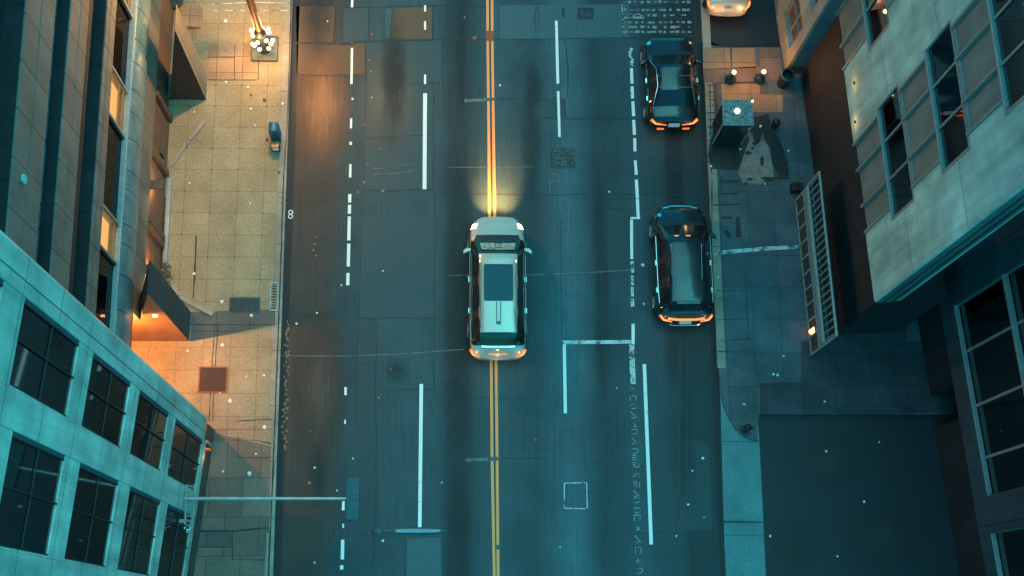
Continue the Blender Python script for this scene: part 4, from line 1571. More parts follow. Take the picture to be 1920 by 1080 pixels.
for s in (-1, 1):
    mb.tube([(s * .935, 1.2, 1.03), (s * .935, 0.0, 1.055), (s * .93, -1.2, 1.075), (s * .90, -1.9, 1.11)], .017, 8)
mb.build('window_trim', 'chrome', S, smooth=True)
mb = MB()
mb.box(-.075, -.05, -1.42, -.74, 1.685, 1.705); mb.box(.05, .075, -1.42, -.74, 1.685, 1.705); mb.box(-.07, .07, -1.47, -1.38, 1.68, 1.72)
mb.build('roof_aerial', 'steel_dark', S, bevel=.006)
mb = MB()
for x0, x1, t0, t1 in ((-.60, -.10, .30, .62), (-.08, .10, .34, .60), (.12, .60, .30, .62), (-.56, .56, .64, .74)):
    mb.poly([(x0, 1.50 - .64 * t0, 1.08 + .5 * t0 + .035), (x1, 1.50 - .64 * t0, 1.08 + .5 * t0 + .035), (x1 * .94, 1.50 - .64 * t1, 1.08 + .5 * t1 + .035), (x0 * .94, 1.50 - .64 * t1, 1.08 + .5 * t1 + .035)])
mb.build('sun_shade', 'shade', S)  # pale strips painting the reflection on the windshield
mb = MB(); mb.box(-.42, .42, 1.36, 1.43, 1.145, 1.165); mb.box(-.30, -.05, 1.25, 1.3, 1.235, 1.255); mb.box(.1, .42, 1.26, 1.3, 1.235, 1.255)
mb.build('wiper', 'plastic', S)
mb = MB(); mb.box(-.55, .55, -2.12, -2.06, 1.135, 1.16); mb.tube([(-.62, -2.1, 1.11), (-.4, -2.17, 1.11), (.4, -2.17, 1.11), (.62, -2.1, 1.11)], .02, 8)
mb.build('tailgate_trim', 'chrome', S, smooth=True)
mb = MB()
mb.tube([(-.80, -2.26, .62), (-.5, -2.38, .62), (0, -2.41, .62), (.5, -2.38, .62), (.80, -2.26, .62)], .03, 8)
mb.build('bumper_trim', 'chrome', S, smooth=True)
plate(S, -2.33, .80)
mb = MB(); mb.tube([(-.3, -2.30, .935), (.3, -2.30, .935)], .018, 8)  # glowing strip added for the warm reflection on the hatch
tag(mb.build('brake_light', 'tail_glow', S), 'glowing strip across the tailgate')
for s in (-1, 1):
    lamp('headlight_beam', S, (s * .42, 2.40, .78), 420, (1.0, 0.41, 0.11), 'SPOT', .08, spot_size=R_(74), spot_blend=1.0).rotation_euler = (R_(55), 0, R_(s * 11))
    lamp('tail_glow', S, (s * .78, -2.62, .95), 1.6, (1.0, 0.45, 0.15), 'POINT', .06)
lamp('tail_glow', S, (0, -2.7, .8), 1.6, (1.0, 0.45, 0.15), 'POINT', .05)

# --- black saloon at the kerb, top right
B = thing('saloon_car', 'black saloon car with glowing orange tail lights, parked at the right kerb near the top', 'car', (7.86, 18.86, 0), R_(1.2))
B.scale = (1, 0.95, 1)
wv = 0.90
st = [
    (1.80, prof_hood(.56, .34, .60, .62, .8)),
    (1.72, prof_hood(.76, .26, .70, .72, .82)),
    (1.48, prof_hood(.86, .2, .78, .84, .80)),
    (1.44, prof_hood(.862, .2, .785, .845, .80)),
    (1.0, prof_hood(wv, .2, .86, .92, .78)),
    (0.90, prof_cab(wv, .2, .88, .74, .95, .5)),
    (0.34, prof_cab(wv, .2, .90, .575, 1.36, .45)),
    (0.22, prof_cab(wv, .2, .90, .565, 1.39, .44)),
    (-0.12, prof_cab(wv, .2, .91, .56, 1.40, .44)),
    (-0.19, prof_cab(wv, .2, .91, .56, 1.40, .44)),
    (-0.55, prof_cab(wv, .2, .92, .55, 1.37, .44)),
    (-0.66, prof_cab(wv, .2, .92, .55, 1.35, .44)),
    (-1.16, prof_cab(wv, .22, .94, .64, 1.00, .5)),
    (-1.30, prof_hood(.89, .22, .93, .97, .8)),
    (-1.60, prof_hood(.87, .24, .86, .92, .82)),
    (-1.74, prof_hood(.82, .27, .72, .72, .84)),
    (-1.82, prof_hood(.72, .34, .56, .55, .84)),
]
build_car(B, st, {2: 'headlight', 4: 'cowl', 5: 'windshield', 6: 'cab', 7: 'cab', 8: 'pillar', 9: 'cab', 10: 'cab', 11: 'rear'},
          'paint_black', {'tail': 'tail_hot', 'tail_cols': (3, 4, 5), 'head': 'chrome', 'sill': True})
tails(B, [(.81, -1.60, .83), (.66, -1.74, .79), (.27, -1.79, .74)], .06, .02, 'tail')
wheel_set(B, wv + .02, (1.12, -1.12), .32)
mirrors(B, wv, .62, .93, 'paint_black')
handles(B, wv, (-.05, -.75), .78, 'chrome')
plate(B, -1.80, .70, .2, .075)
mb = MB()
for s in (-1, 1):
    mb.tube([(s * .80, .72, .93), (s * .62, .2, 1.33), (s * .6, -.5, 1.33), (s * .74, -1.1, 1.0)], .012, 6)
mb.build('window_trim', 'chrome', B, smooth=True)
mb = MB()
for s in (-1, 1):
    mb.box(s * .45 - .12, s * .45 + .12, -1.845, -1.79, .44, .50)
tag(mb.build('bumper_lamp', 'tail', B), 'low orange lamps in the bumper')
mb = MB(); mb.tube([(-.56, -.14, 1.405), (.56, -.14, 1.405)], .006, 6); mb.tube([(-.55, -.58, 1.385), (.55, -.58, 1.385)], .006, 6)
mb.build('roof_seam', 'steel', B)
for s in (-1, 1):
    lamp('tail_glow', B, (s * .6, -2.1, .8), 1.5, (1.0, 0.38, 0.1), 'POINT', .06)

# --- dark sport utility car, right lane
D = thing('suv_car', 'dark teal-black car with two bright roof rails beside the right kerb', 'car', (7.99, 12.15, 0), R_(0.5))
wv = 0.93
st = [
    (2.02, prof_hood(.60, .36, .70, .74, .8)),
    (1.94, prof_hood(.80, .28, .82, .84, .82)),
    (1.70, prof_hood(.88, .24, .92, .97, .80)),
    (1.66, prof_hood(.882, .24, .925, .975, .80)),
    (1.36, prof_hood(wv, .24, 1.0, 1.05, .78)),
    (1.28, prof_cab(wv, .24, 1.02, .80, 1.09, .5)),
    (0.66, prof_cab(wv, .24, 1.04, .66, 1.57, .5)),
    (0.54, prof_cab(wv, .24, 1.04, .65, 1.62, .5)),
    (0.06, prof_cab(wv, .24, 1.05, .65, 1.66, .5)),
    (-0.02, prof_cab(wv, .24, 1.05, .65, 1.66, .5)),
    (-0.78, prof_cab(wv, .24, 1.06, .64, 1.66, .5)),
    (-0.86, prof_cab(wv, .24, 1.06, .64, 1.65, .5)),
    (-1.50, prof_cab(wv, .24, 1.08, .60, 1.58, .48)),
    (-1.76, prof_cab(.92, .26, 1.10, .66, 1.18, .5)),
    (-1.86, prof_hood(.91, .28, 1.06, 1.08, .8)),
    (-1.98, prof_hood(.89, .30, .88, .86, .82)),
    (-2.08, prof_hood(.80, .34, .66, .64, .84)),
]
build_car(D, st, {2: 'headlight', 4: 'cowl', 5: 'windshield', 6: 'cab', 7: 'cab', 8: 'pillar', 9: 'cab', 10: 'pillar', 11: 'cab', 12: 'rear'},
          'paint_darkteal', {'tail': 'tail', 'tail_cols': (3, 4), 'head': 'chrome'})
tails(D, [(.88, -1.83, 1.0), (.76, -1.98, .95), (.48, -2.05, .91)], .052, .03, 'tail')
wheel_set(D, wv + .02, (1.28, -1.25), .35)
mirrors(D, wv, .92, 1.05, 'plastic')
handles(D, wv, (.0, -.95), .9, 'chrome')
for s in (-1, 1):
    mb = MB()
    mb.tube([(s * .50, .42, 1.66), (s * .50, .34, 1.71), (s * .46, -.72, 1.72), (s * .455, -.82, 1.67)], .022, 8)
    mb.build('roof_rail', 'chrome', D, smooth=True)
mb = MB()
for s in (-1, 1):
    mb.tube([(s * .925, 1.0, 1.05), (s * .925, 0, 1.075), (s * .92, -1.0, 1.095), (s * .9, -1.45, 1.11)], .012, 6)
mb.build('window_trim', 'chrome', D, smooth=True)
mb = MB(); mb.tube([(-.66, -2.0, .56), (-.4, -2.10, .56), (.4, -2.10, .56), (.66, -2.0, .56)], .022, 8)
mb.build('bumper_trim', 'chrome', D, smooth=True)
mb = MB(); mb.tube([(-.62, -1.96, 1.0), (-.3, -2.0, 1.0), (.3, -2.0, 1.0), (.62, -1.96, 1.0)], .045, 8)
tag(mb.build('brake_light', 'tail_glow', D, smooth=True), 'pale orange lamp bar across the tailgate')
mb = MB(); mb.box(-.4, .4, -1.6, -1.5, 1.575, 1.6)
mb.build('spoiler', 'paint_darkteal', D, bevel=.01)
mb = MB(); mb.tube([(-.6, 1.98, .74), (-.3, 2.05, .76), (.3, 2.05, .76), (.6, 1.98, .74)], .018, 8)
mb.build('grille_trim', 'chrome', D, smooth=True)
mb = MB(); mb.box(-.36, -.22, .755, .79, 1.50, 1.525); mb.box(.02, .18, .755, .79, 1.505, 1.53)
mb.build('inspection_sticker', 'tail_glow', D)  # glowing boxes put in for the orange glow on the windshield
plate(D, -2.07, .76, .2, .06)
for s in (-1, 1):
    lamp('tail_glow', D, (s * .7, -2.35, 1.0), 1.5, (1.0, 0.38, 0.1), 'POINT', .06)

# --- beige car in the side road, top right
A = thing('hatchback_car', 'beige car with only its rear showing, in the side road at the top right', 'car', (G(1366, 0, .8).x, 23.25, 0), R_(-0.5))
wv = 0.76
st2 = []
for y, pr in [
    (1.80, prof_hood(.50, .34, .66, .68, .8)), (1.7, prof_hood(.66, .26, .76, .78, .82)), (1.4, prof_hood(.74, .2, .84, .9, .8)), (1.0, prof_hood(wv, .2, .92, .98, .78)),
    (.9, prof_cab(wv, .2, .94, .64, 1.0, .42)), (.35, prof_cab(wv, .2, .96, .52, 1.42, .4)), (.2, prof_cab(wv, .2, .96, .515, 1.46, .4)), (-.2, prof_cab(wv, .2, .97, .51, 1.48, .4)),
    (-.28, prof_cab(wv, .2, .97, .51, 1.48, .4)), (-.6, prof_cab(wv, .2, .98, .51, 1.46, .4)), (-.82, prof_cab(wv, .22, .99, .56, 1.12, .46)), (-.90, prof_hood(.757, .22, .99, 1.06, .88)),
    (-1.46, prof_hood(.75, .24, .95, 1.00, .90)), (-1.54, prof_hood(.745, .25, .90, .90, .9)), (-1.70, prof_hood(.70, .28, .72, .70, .88)), (-1.80, prof_hood(.58, .34, .55, .54, .86))]:
    st2.append((y, pr))
build_car(A, st2, {4: 'windshield', 6: 'cab', 7: 'pillar', 8: 'cab', 9: 'rear'}, 'paint_beige', {'tail': 'tail', 'tail_cols': (3,), 'sill': False})
tails(A, [(.745, -1.40, .90), (.73, -1.55, .84), (.64, -1.66, .78), (.50, -1.73, .72)], .05, .025, 'tail')
wheel_set(A, wv + .01, (1.1, -1.05), .31)
mirrors(A, wv, .65, .98, 'paint_beige')
plate(A, -1.75, .82, .12, .05)
mb = MB(); mb.tube([(-.56, -1.76, .52), (0, -1.83, .52), (.56, -1.76, .52)], .025, 8)
mb.build('bumper_trim', 'paint_beige', A, smooth=True)
lamp('tail_glow', A, (-.5, -2.1, .9), 3, (1.0, 0.5, 0.2), 'POINT', .08)
lamp('tail_glow', A, (.5, -2.1, .9), 3, (1.0, 0.5, 0.2), 'POINT', .08)

# ------------------------------------------------------------------ street lamp with its cluster of globes, upper left
c = G(497, 92, PZ)
L = thing('street_lamp', 'street lamp with an orange post and a cluster of glowing globes above a square base', 'street lamp', (c.x, c.y, PZ))
mb = MB(); mb.box(-.46, .46, -.48, .46, 0.0, .12)
mb.build('base', 'steel_dark', L, bevel=.02)
mb = MB(); mb.lathe([(.24, .12), (.24, .3), (.16, .42), (.13, .9), (.16, 1.2), (.22, 1.35), (.2, 1.6), (.12, 1.75)], (0, 0, 0), 16)
mb.build('collar', 'steel_dark', L, smooth=True)
mb = MB(); mb.tube([(0, 0, 1.6), (0, 0, 4.0), (0, 0, 7.6)], .14, 14, r2=.10); mb.ball((0, 0, 7.66), .13, 12)
mb.build('post', 'pole', L, smooth=True)
mb = MB(); mb.tube([(0, 0, 7.55), (.15, 0, 7.9), (.8, 0, 8.05)], .05, 10); mb.lathe([(0, .1), (.16, .1), (.22, -.02), (.2, -.05), (0, -.05)], (.95, 0, 8.0), 16)  # unseen lamp head added on top of the post to warm the upper road
mb.build('lamp_arm', 'steel_dark', L, smooth=True)  # added arm of the unseen lamp head
mb = MB(); mb.lathe([(.15, -.051), (.13, -.1), (0, -.12)], (.95, 0, 8.0), 16)
mb.build('lantern', 'lamp_cream', L, smooth=True)  # added unseen lantern
lamp('lantern_light', L, (.95, 0, 7.7), 1400, (1.0, 0.43, 0.12), radius=.15)  # added light for the warm wash over the upper road
qq = random.Random(11)
k = 0
for ring, (n, rad, z) in enumerate(((7, .36, .75), (5, .26, 1.15), (4, .40, 1.02))):
    for i in range(n):
        a = 2 * math.pi * i / n + ring * .5
        p = (rad * math.cos(a), rad * math.sin(a), z + qq.uniform(-.1, .1))
        mb = MB(); mb.tube([(.1 * math.cos(a), .1 * math.sin(a), p[2] - .14), (p[0], p[1], p[2] - .08)], .014, 6)
        arm = mb.build('lamp_arm', 'steel_dark', L)
        mb = MB(); mb.ball(p, .072, 12)
        mb.build('globe', 'globe', arm, smooth=True)
lamp('lamp_light', L, (0, -.55, 1.2), 45, (1.0, 0.50, 0.18), radius=.2)
lamp('lamp_light', L, (.45, 0.35, 1.3), 45, (1.0, 0.50, 0.18), radius=.2)
lamp('lamp_light', L, (-.55, .2, 1.3), 45, (1.0, 0.50, 0.18), radius=.2)

# ------------------------------------------------------------------ pavement furniture, left
def at(px, py, h=PZ):
    return G(px, py, h)


c = at(519, 258)
t = thing('letter_box', 'blue metal letter box by the left kerb', 'letter box', c)
mb = MB(); mb.box(-.17, .17, -.16, .16, 0.05, .95)
for sx in (-.14, .14):
    for sy in (-.13, .13):
        mb.box(sx - .02, sx + .02, sy - .02, sy + .02, 0, .05)
mb.build('body', 'bluebox', t, bevel=.02)
mb = MB()
prev = []
for k in range(9):
    th = math.pi * k / 8
    prev.append((math.cos(th) * .17, .95 + math.sin(th) * .16))
for y in (-.16,):
    lo = [mb.bm.verts.new((a, -.16, b)) for a, b in prev]; hi = [mb.bm.verts.new((a, .16, b)) for a, b in prev]
    for i in range(8):
        mb.bm.faces.new((lo[i], lo[i + 1], hi[i + 1], hi[i]))
    mb.bm.faces.new(lo); mb.bm.faces.new(hi[::-1])
mb.build('lid', 'bluebox', t, smooth=True)
c = at(519, 284)
t = thing('newspaper_box', 'small newspaper box with an orange top and pale front, just below the blue letter box', 'newspaper box', c)
mb = MB(); mb.box(-.12, .12, -.02, .16, 0.0, .5)
mb.build('body', 'R2stone', t, bevel=.01)
mb = MB(); mb.box(-.125, .125, -.03, .165, .5, .54)
mb.build('top', 'pole', t, bevel=.01)
mb = MB(); mb.box(-.10, .10, -.045, -.02, .2, .45)
mb.build('front_panel', 'paper', t)

c = at(459, 572)
t = thing('vent_grate', 'wide dark metal vent grate set in the left pavement', 'grate', c)
mb = MB(); mb.box(-.5, .5, -.25, .25, 0.002, .012)
mb.build('tray', 'black', t)
mb = MB()
for s in (-1, 1):
    mb.box(-.52, .52, s * .25 - .02, s * .25 + .02, .0, .02); mb.box(s * .5 - .02, s * .5 + .02, -.23, .23, 0, .0198)
for k in range(14):
    mb.box(-.47 + k * .07, -.45 + k * .07, -.23, .23, .0125, .017)
mb.build('bars', 'steel_dark', t)
c = at(400, 711)
t = thing('access_hatch', 'square dark brown hatch with a rusty frame in the orange lit pavement', 'hatch', c)
mb = MB(); mb.box(-.44, .42, -.42, .38, 0.002, .016)
mb.build('cover', 'brown_dark', t)
mb = MB()
mb.box(-.48, .46, -.46, -.42, 0, .03); mb.box(-.48, .46, .38, .42, 0, .03); mb.box(-.48, -.44, -.42, .38, 0, .0298); mb.box(.42, .46, -.42, .38, 0, .0298)
mb.build('frame', 'rust_mark', t)
mb = MB(); mb.box(-.3, -.18, -.04, -.01, .016, .026); mb.box(.16, .28, -.04, -.01, .016, .026)
mb.build('lifting_handle', 'black', t)
c = at(514, 556)
t = thing('kerb_inlet', 'narrow pale framed drain inlet along the left kerb', 'drain', c)
mb = MB(); mb.box(-.11, .11, -.46, .46, 0.001, .01)
mb.build('grating', 'kerb', t)
mb = MB()
mb.box(-.14, .14, -.50, -.46, 0, .03); mb.box(-.14, .14, .46, .50, 0, .03); mb.box(-.14, -.11, -.46, .46, 0, .0298); mb.box(.11, .14, -.46, .46, 0, .0298)
mb.build('frame', 'screen_metal', t)
mb = MB()
for k in range(9):
    mb.box(-.1 + .02 * (k % 3), .08, -.42 + k * .095, -.38 + k * .095, .0105, .016)
mb.build('debris', 'tar', t)
c = at(545, 402, 0)
t = thing('figure_eight_mark', 'small white painted figure eight in the left gutter', 'painted mark', (c.x, c.y, 0))
mb = MB()
for dy in (-.075, .075):
    for k in range(14):
        a, b = 2 * math.pi * k / 14, 2 * math.pi * (k + 1) / 14
        vs = [mb.bm.verts.new((r * math.cos(x), dy + r * math.sin(x), .012)) for r, x in ((.055, a), (.085, a), (.085, b), (.055, b))]
        mb.bm.faces.new(vs)
mb.build('paint', 'white_mark', t)
c = at(310, 515)
t = thing('shrub', 'small dark straggly shrub at the foot of the blade wall, left pavement', 'shrub', c)
mb = MB()
for k in range(7):
    a = k * .9
    mb.tube([(0, 0, 0), (.12 * math.cos(a), .16 * math.sin(a), .25), (.3 * math.cos(a), .4 * math.sin(a) - .1, .45)], .012, 5, r2=.004)
mb.build('stems', 'brown_wall', t)
mb = MB()
for k in range(420):
    a = qq.uniform(0, 6.28); r = qq.uniform(0, .5) ; z = qq.uniform(.08, .6)
    p = Vector((r * math.cos(a) * .55, r * math.sin(a) - .1, z))
    d = Vector((qq.uniform(-1, 1), qq.uniform(-1, 1), qq.uniform(-.4, 1))).normalized() * .05
    e = d.cross(Vector((0, 0, 1))).normalized() * .022
    mb.bm.faces.new([mb.bm.verts.new(v) for v in (p - e, p + d, p + e, p - d * .4)])
mb.build('foliage', 'foliage', t, recalc=False)
c = at(358, 34)
t = thing('planter', 'low tan stone planter block with rounded corners, at the top of the left pavement', 'planter', c)
mb = MB()
pp = []
for cx, cy, a0 in ((.28, .3, 0), (-.28, .3, 90), (-.28, -.3, 180), (.28, -.3, 270)):
    for k in range(5):
        th = R_(a0 + k * 22.5)
        pp.append((cx + .12 * math.cos(th), cy + .12 * math.sin(th)))
mb.prism(pp, 0, .22)
mb.build('block', 'pave_rust', t, bevel=.015)
c = at(333, 8)
t = thing('flower_pot', 'blue pot with a dark leafy plant beside the tan planter block, top left', 'plant pot', c)
mb = MB(); mb.lathe([(0, 0), (.2, 0), (.3, .42), (.32, .45), (.27, .45), (.25, .4), (0, .4)], (0, 0, 0), 18)
mb.build('pot', 'bluebox', t, smooth=True)
mb = MB()
for k in range(160):
    a = qq.uniform(0, 6.28); r = qq.uniform(0, .36); z = qq.uniform(.42, .8)
    p = Vector((r * math.cos(a), r * math.sin(a), z))
    d = Vector((qq.uniform(-1, 1), qq.uniform(-1, 1), qq.uniform(-.3, 1))).normalized() * .09
    e = d.cross(Vector((0, 0, 1))).normalized() * .035
    mb.bm.faces.new([mb.bm.verts.new(v) for v in (p - e, p + d, p + e, p - d * .4)])
mb.build('foliage', 'foliage', t, recalc=False)
c = at(529, 138)
# orange banner and ladder frame at the corner of the office block
c = at(402, 846)
t = thing('lattice_sign', 'small pale lattice frame with an orange lit board at the corner of the office block', 'sign', (c.x - .08, c.y, PZ))
mb = MB()
for x in (-.1, .12):
    mb.tube([(x, .12, 0), (x, .12, 1.75)], .018, 6)
for k in range(6):
    mb.tube([(-.1, .12, .25 + k * .28), (.12, .12, .25 + k * .28)], .013, 6)
mb.build('frame', 'steel', t)
mb = MB(); mb.box(-.25, .13, -.08, -.05, .5, 1.2)
for x in (-.2, .1):
    mb.box(x - .015, x + .015, -.05, .11, .6, .63)
tag(mb.build('board', 'leaf', t), 'orange board')
lamp('board_light', t, (.0, -.35, 1.3), 8, (1.0, 0.4, 0.12), radius=.08)

# projecting arm with a flat box over the parking lane
c = G(345, 935, 4.0)
t = thing('projecting_arm', 'long pale arm with a flat blue box at its end, reaching from the office block', 'sign arm', (c.x, c.y, 4.0))
e = G(660, 935, 4.0)
mb = MB(); mb.tube([(0, 0, 0), (e.x - c.x, e.y - c.y, 0)], .055, 10, r2=.042)
mb.build('arm', 'steel', t, smooth=True)
mb = MB()
mb.tube([(.05, .42, -.05), (.05, -.75, -.05)], .03, 8); mb.tube([(.28, .42, -.05), (.28, -.75, -.05)], .022, 8)
for k in range(9):
    y = .42 - k * .145
    mb.tube([(.05, y, -.05), (.28, y - .1, -.05)], .016, 6)
    mb.tube([(.28, y, -.05), (.05, y - .1, -.09)], .014, 6)
mb.box(-.35, .06, -.08, .08, -.14, -.06); mb.box(-.3, .05, .3, .4, -.12, -.04); mb.box(-.3, .05, -.7, -.6, -.12, -.04)
mb.build('bracket', 'R1sill', t)
mb = MB()
for k in range(5):
    mb.ball((.05 + .05 * (k % 2) + .04 * k, -.86 - .05 * (k % 3), -.02 + .03 * (k % 2)), .045, 8)
mb.build('bolt_cluster', 'chrome', t, smooth=True)  # unlit chrome balls standing for the bracket's white lamp flashes
bx, by = e.x - c.x + .02, e.y - c.y
mb = MB(); mb.box(bx - .2, bx + .2, by - .63, by + .63, -.14, .06)
bb = mb.build('box', 'box_dark', t, bevel=.02)
mb = MB()
for k in range(11):
    mb.box(bx - .03, bx - .012, by - .5 + k * .1, by - .44 + k * .1, .061, .068)
mb.box(bx - .19, bx + .19, by - .05, by + .05, .061, .075)
mb.box(bx - .17, bx - .08, by - .6, by - .55, .061, .08); mb.box(bx - .17, bx - .12, by + .54, by + .58, .061, .08)
mb.build('fitting', 'box_dark', bb)

# overhead luminaire: a long lens shaped lamp on a side bracket
h = 6.5
a = G(706, 996, h); b = G(838, 999, h)
t = thing('street_luminaire', 'long flat lens-shaped grey lamp head hanging over the left lanes on a thin pipe', 'lamp head', (a.x, a.y, h))
ln = (b - a).length
mb = MB()
n = 22
for fz, z0 in ((1, .05), (-1, -.12)):
    pass
prof = []
for k in range(n + 1):
    s = k / n
    wd = .135 * math.sin(math.pi * min(1, max(0, s))) ** 0.6 * (.55 + .45 * s)
    prof.append((s * ln, max(.015, wd)))
rings = []
for x, wd in prof:
    rings.append([mb.bm.verts.new((x, wd * math.cos(q * math.pi / 6), (.075 if math.sin(q * math.pi / 6) > 0 else .05) * math.sin(q * math.pi / 6) * min(1, wd / .08))) for q in range(12)])
for r0, r1 in zip(rings, rings[1:]):
    for q in range(12):
        mb.bm.faces.new((r0[q], r0[(q + 1) % 12], r1[(q + 1) % 12], r1[q]))
mb.bm.faces.new(rings[0][::-1]); mb.bm.faces.new(rings[-1])
mb.build('lamp_head', 'steel_dark', t, smooth=True)
mb = MB()
rings = []
for x, wd in prof[6:-2]:
    rings.append([mb.bm.verts.new((x, wd * .6 * c_, z)) for c_, z in ((-1, .055), (-.5, .088), (.5, .088), (1, .055))])
for r0, r1 in zip(rings, rings[1:]):
    for q in range(3):
        mb.bm.faces.new((r0[q], r0[q + 1], r1[q + 1], r1[q]))
mb.build('lens_cover', 'lamp_housing', t, smooth=True)
mb = MB(); mb.ball((-.05, 0, 0), .09, 10); mb.box(-.1, .12, -.05, .05, -.05, .06)
mb.build('clamp', 'steel_dark', t, smooth=True)
mb = MB(); mb.tube([(-.05, 0, -.02), (-.06, -2.2, .0), (-.3, -4.5, 0.05), (-3.5, -5.2, -.2)], .028, 8)
mb.tube([(-3.5, -5.2, .1), (-3.5, -5.2, PZ - h)], .08, 10)
mb.build('support_pipe', 'steel_dark', t, smooth=True)

# ------------------------------------------------------------------ pavement furniture, right
c = G(1383, 211, 2.15)
t = thing('kiosk', 'small booth with a speckled teal flat roof and one round white lamp on top', 'kiosk', (c.x, c.y, PZ))
mb = MB(); mb.box(-.46, .46, -.40, .42, 0, 1.93)
mb.build('body', 'dark_base', t, bevel=.02)
m, tt, p = nt('kiosk_roof')
v = coords(tt)
n1 = noise(tt, v, 16, 2, 0.5)
a_ = mixc(tt, 1.0, (0.16, 0.22, 0.22), ramp(tt, n1, [(0.35, 0.45), (0.65, 1.6)]), 'MULTIPLY')
tt.links.new(a_, p.inputs['Base Color'])
p.inputs['Roughness'].default_value = 0.6
MAT['kiosk_roof'] = m
mb = MB(); mb.prism([(-.52, -.46), (.56, -.46), (.50, .46), (-.50, .46)], 1.93, 2.02)
mb.build('roof', 'kiosk_roof', t, bevel=.015)
mb = MB(); mb.lathe([(.11, 2.02), (.11, 2.06), (.08, 2.1), (0, 2.115)], (-.01, .05, 0), 16)
tag(mb.build('roof_lamp', 'roof_light', t, smooth=True), 'round white lamp')
mb = MB(); mb.box(-.52, -.48, -.42, -.38, 0, 1.92); mb.box(.5, .54, -.42, -.38, 0, 1.92); mb.box(.5, .53, .38, .42, 0, 1.92)
mb.build('corner_post', 'steel', t)
mb = MB(); mb.box(.52, .56, .40, .44, 1.98, 2.06)
mb.build('corner_lamp', 'lamp_cream', t)
mb = MB(); mb.box(-.40, .40, -.43, -.405, .9, 1.8); mb.box(-.49, -.465, -.34, .36, .9, 1.8)
mb.build('window', 'car_glass', t)

bol0 = None
for i, (px, py, lab) in enumerate(((1369, 150, 'bollard lamp with a glowing globe, the one nearer the kerb above the kiosk'), (1424, 149, 'bollard lamp with a glowing globe, the one nearer the corner building'))):
    c = at(px, py)
    if bol0 is None:
        bol0 = thing('bollard_lamp', lab, 'bollard lamp', c, 0, 'bollard lamps above the kiosk')
        mb = MB(); mb.lathe([(0, 0), (.2, 0), (.19, .1), (.1, .2), (.05, .25), (.05, .62), (.07, .64), (0, .66)], (0, 0, 0), 18)
        mb.build('post', 'steel_dark', bol0, smooth=True)
        mb = MB(); mb.ball((0, 0, .70), .075, 14)
        mb.build('globe', 'bollard_glow', bol0, smooth=True)
        lamp('bollard_light', bol0, (0, .0, .95), 22, (1.0, 0.40, 0.10), radius=.06)
    else:
        o = copy_tree(bol0)
        o.location = c
        tag(o, lab)
c = at(1467, 157)
t = thing('litter_bin', 'round black litter bin at the foot of the corner building', 'litter bin', c)
mb = MB(); mb.lathe([(0, .0), (.2, .0), (.24, .75), (.25, .8), (.2, .8), (.19, .6), (0, .6)], (0, 0, 0), 18)
mb.build('drum', 'black', t, smooth=True)
mb = MB(); mb.lathe([(.2, .80), (.26, .81), (.26, .84), (.2, .86), (.2, .80)], (0, 0, 0), 18)
mb.build('hoop', 'steel_dark', t, smooth=True)
c = at(1452, 236)
t = thing('stone_ball', 'dark rounded bollard stone beside the damp patch, right of the kiosk', 'bollard', c)
mb = MB(); mb.lathe([(0, 0), (.12, 0), (.12, .1), (.09, .14), (.14, .24), (.15, .34), (.1, .45), (0, .48)], (0, 0, 0), 16)
mb.build('post', 'tar', t, smooth=True)
c = at(1490, 358)
t = thing('planter_tub', 'dark square tub with a stubby plant at the top end of the metal screen', 'planter', c)
mb = MB(); mb.box(-.18, .22, -.1, .2, 0, .35)
mb.build('tub', 'black', t, bevel=.02)
mb = MB()
for k in range(60):
    a = qq.uniform(0, 6.28); r = qq.uniform(0, .16)
    p = Vector((r * math.cos(a), .05 + r * math.sin(a), qq.uniform(.36, .55)))
    d = Vector((qq.uniform(-1, 1), qq.uniform(-1, 1), 1)).normalized() * .06
    e_ = d.cross(Vector((0, 1, 0))).normalized() * .02
    mb.bm.faces.new([mb.bm.verts.new(v) for v in (p - e_, p + d, p + e_, p - d * .4)])
mb.build('foliage', 'brown_wall', t, recalc=False)

# hydrant at the corner
c = at(1396, 806)
t = thing('fire_hydrant', 'black fire hydrant with side caps on the rounded pavement corner', 'hydrant', c)
mb = MB(); mb.lathe([(0, 0), (.14, 0), (.14, .05), (.09, .07), (.09, .5), (.12, .52), (.12, .56), (.08, .66), (.03, .7), (0, .72)], (0, 0, 0), 16)
mb.build('barrel', 'plastic', t, smooth=True)
mb = MB(); mb.tube([(-.24, .0, .42), (.24, 0, .42)], .06, 10); mb.tube([(0, 0, .36), (0, -.2, .36)], .07, 10)
mb.build('outlet_cap', 'plastic', t, smooth=True)

# lattice screen in front of the right building
SC = frame_root('metal_screen', 'tall pale metal screen of panels and pickets before the dark ground floor', 'screen', (12.18, 14.64), (0.22, -5.53), flip=True)
SC.location.z = PZ
LN, SH = 5.53, 3.1
mb = MB()
for z in (0.03, 1.06, SH):
    mb.box(-LN, 0, -.03, .03, z - .03, z + .03)
mb.box(-LN, -LN + .06, -.03, .03, .06, SH - .03); mb.box(-.06, 0, -.03, .03, .06, SH - .03)
mb.build('frame', 'screen_metal', SC)
mb = MB(); mb.box(-LN + .06, -.06, -.09, .10, 1.52, 1.86)
mb.build('rail', 'R1sill', SC, bevel=.04)
for k in range(10):
    a = -.06 - k * (LN - .12) / 10
    mb = MB()
    mb.box(a - .025, a + .025, -.025, .06, .06, 1.03)
    mb.build('post', 'screen_metal', SC)
mb = MB(); mb.box(-LN + .06, -.06, -.02, .0, .065, 1.025)
mb.build('mesh_panel', 'mesh_panel', SC)
for k in range(23):
    a = -.12 - k * (LN - .24) / 22
    mb = MB(); mb.box(a - .013, a + .013, -.025, .03, 1.95, SH - .03)
    mb.build('picket', 'screen_metal', SC)
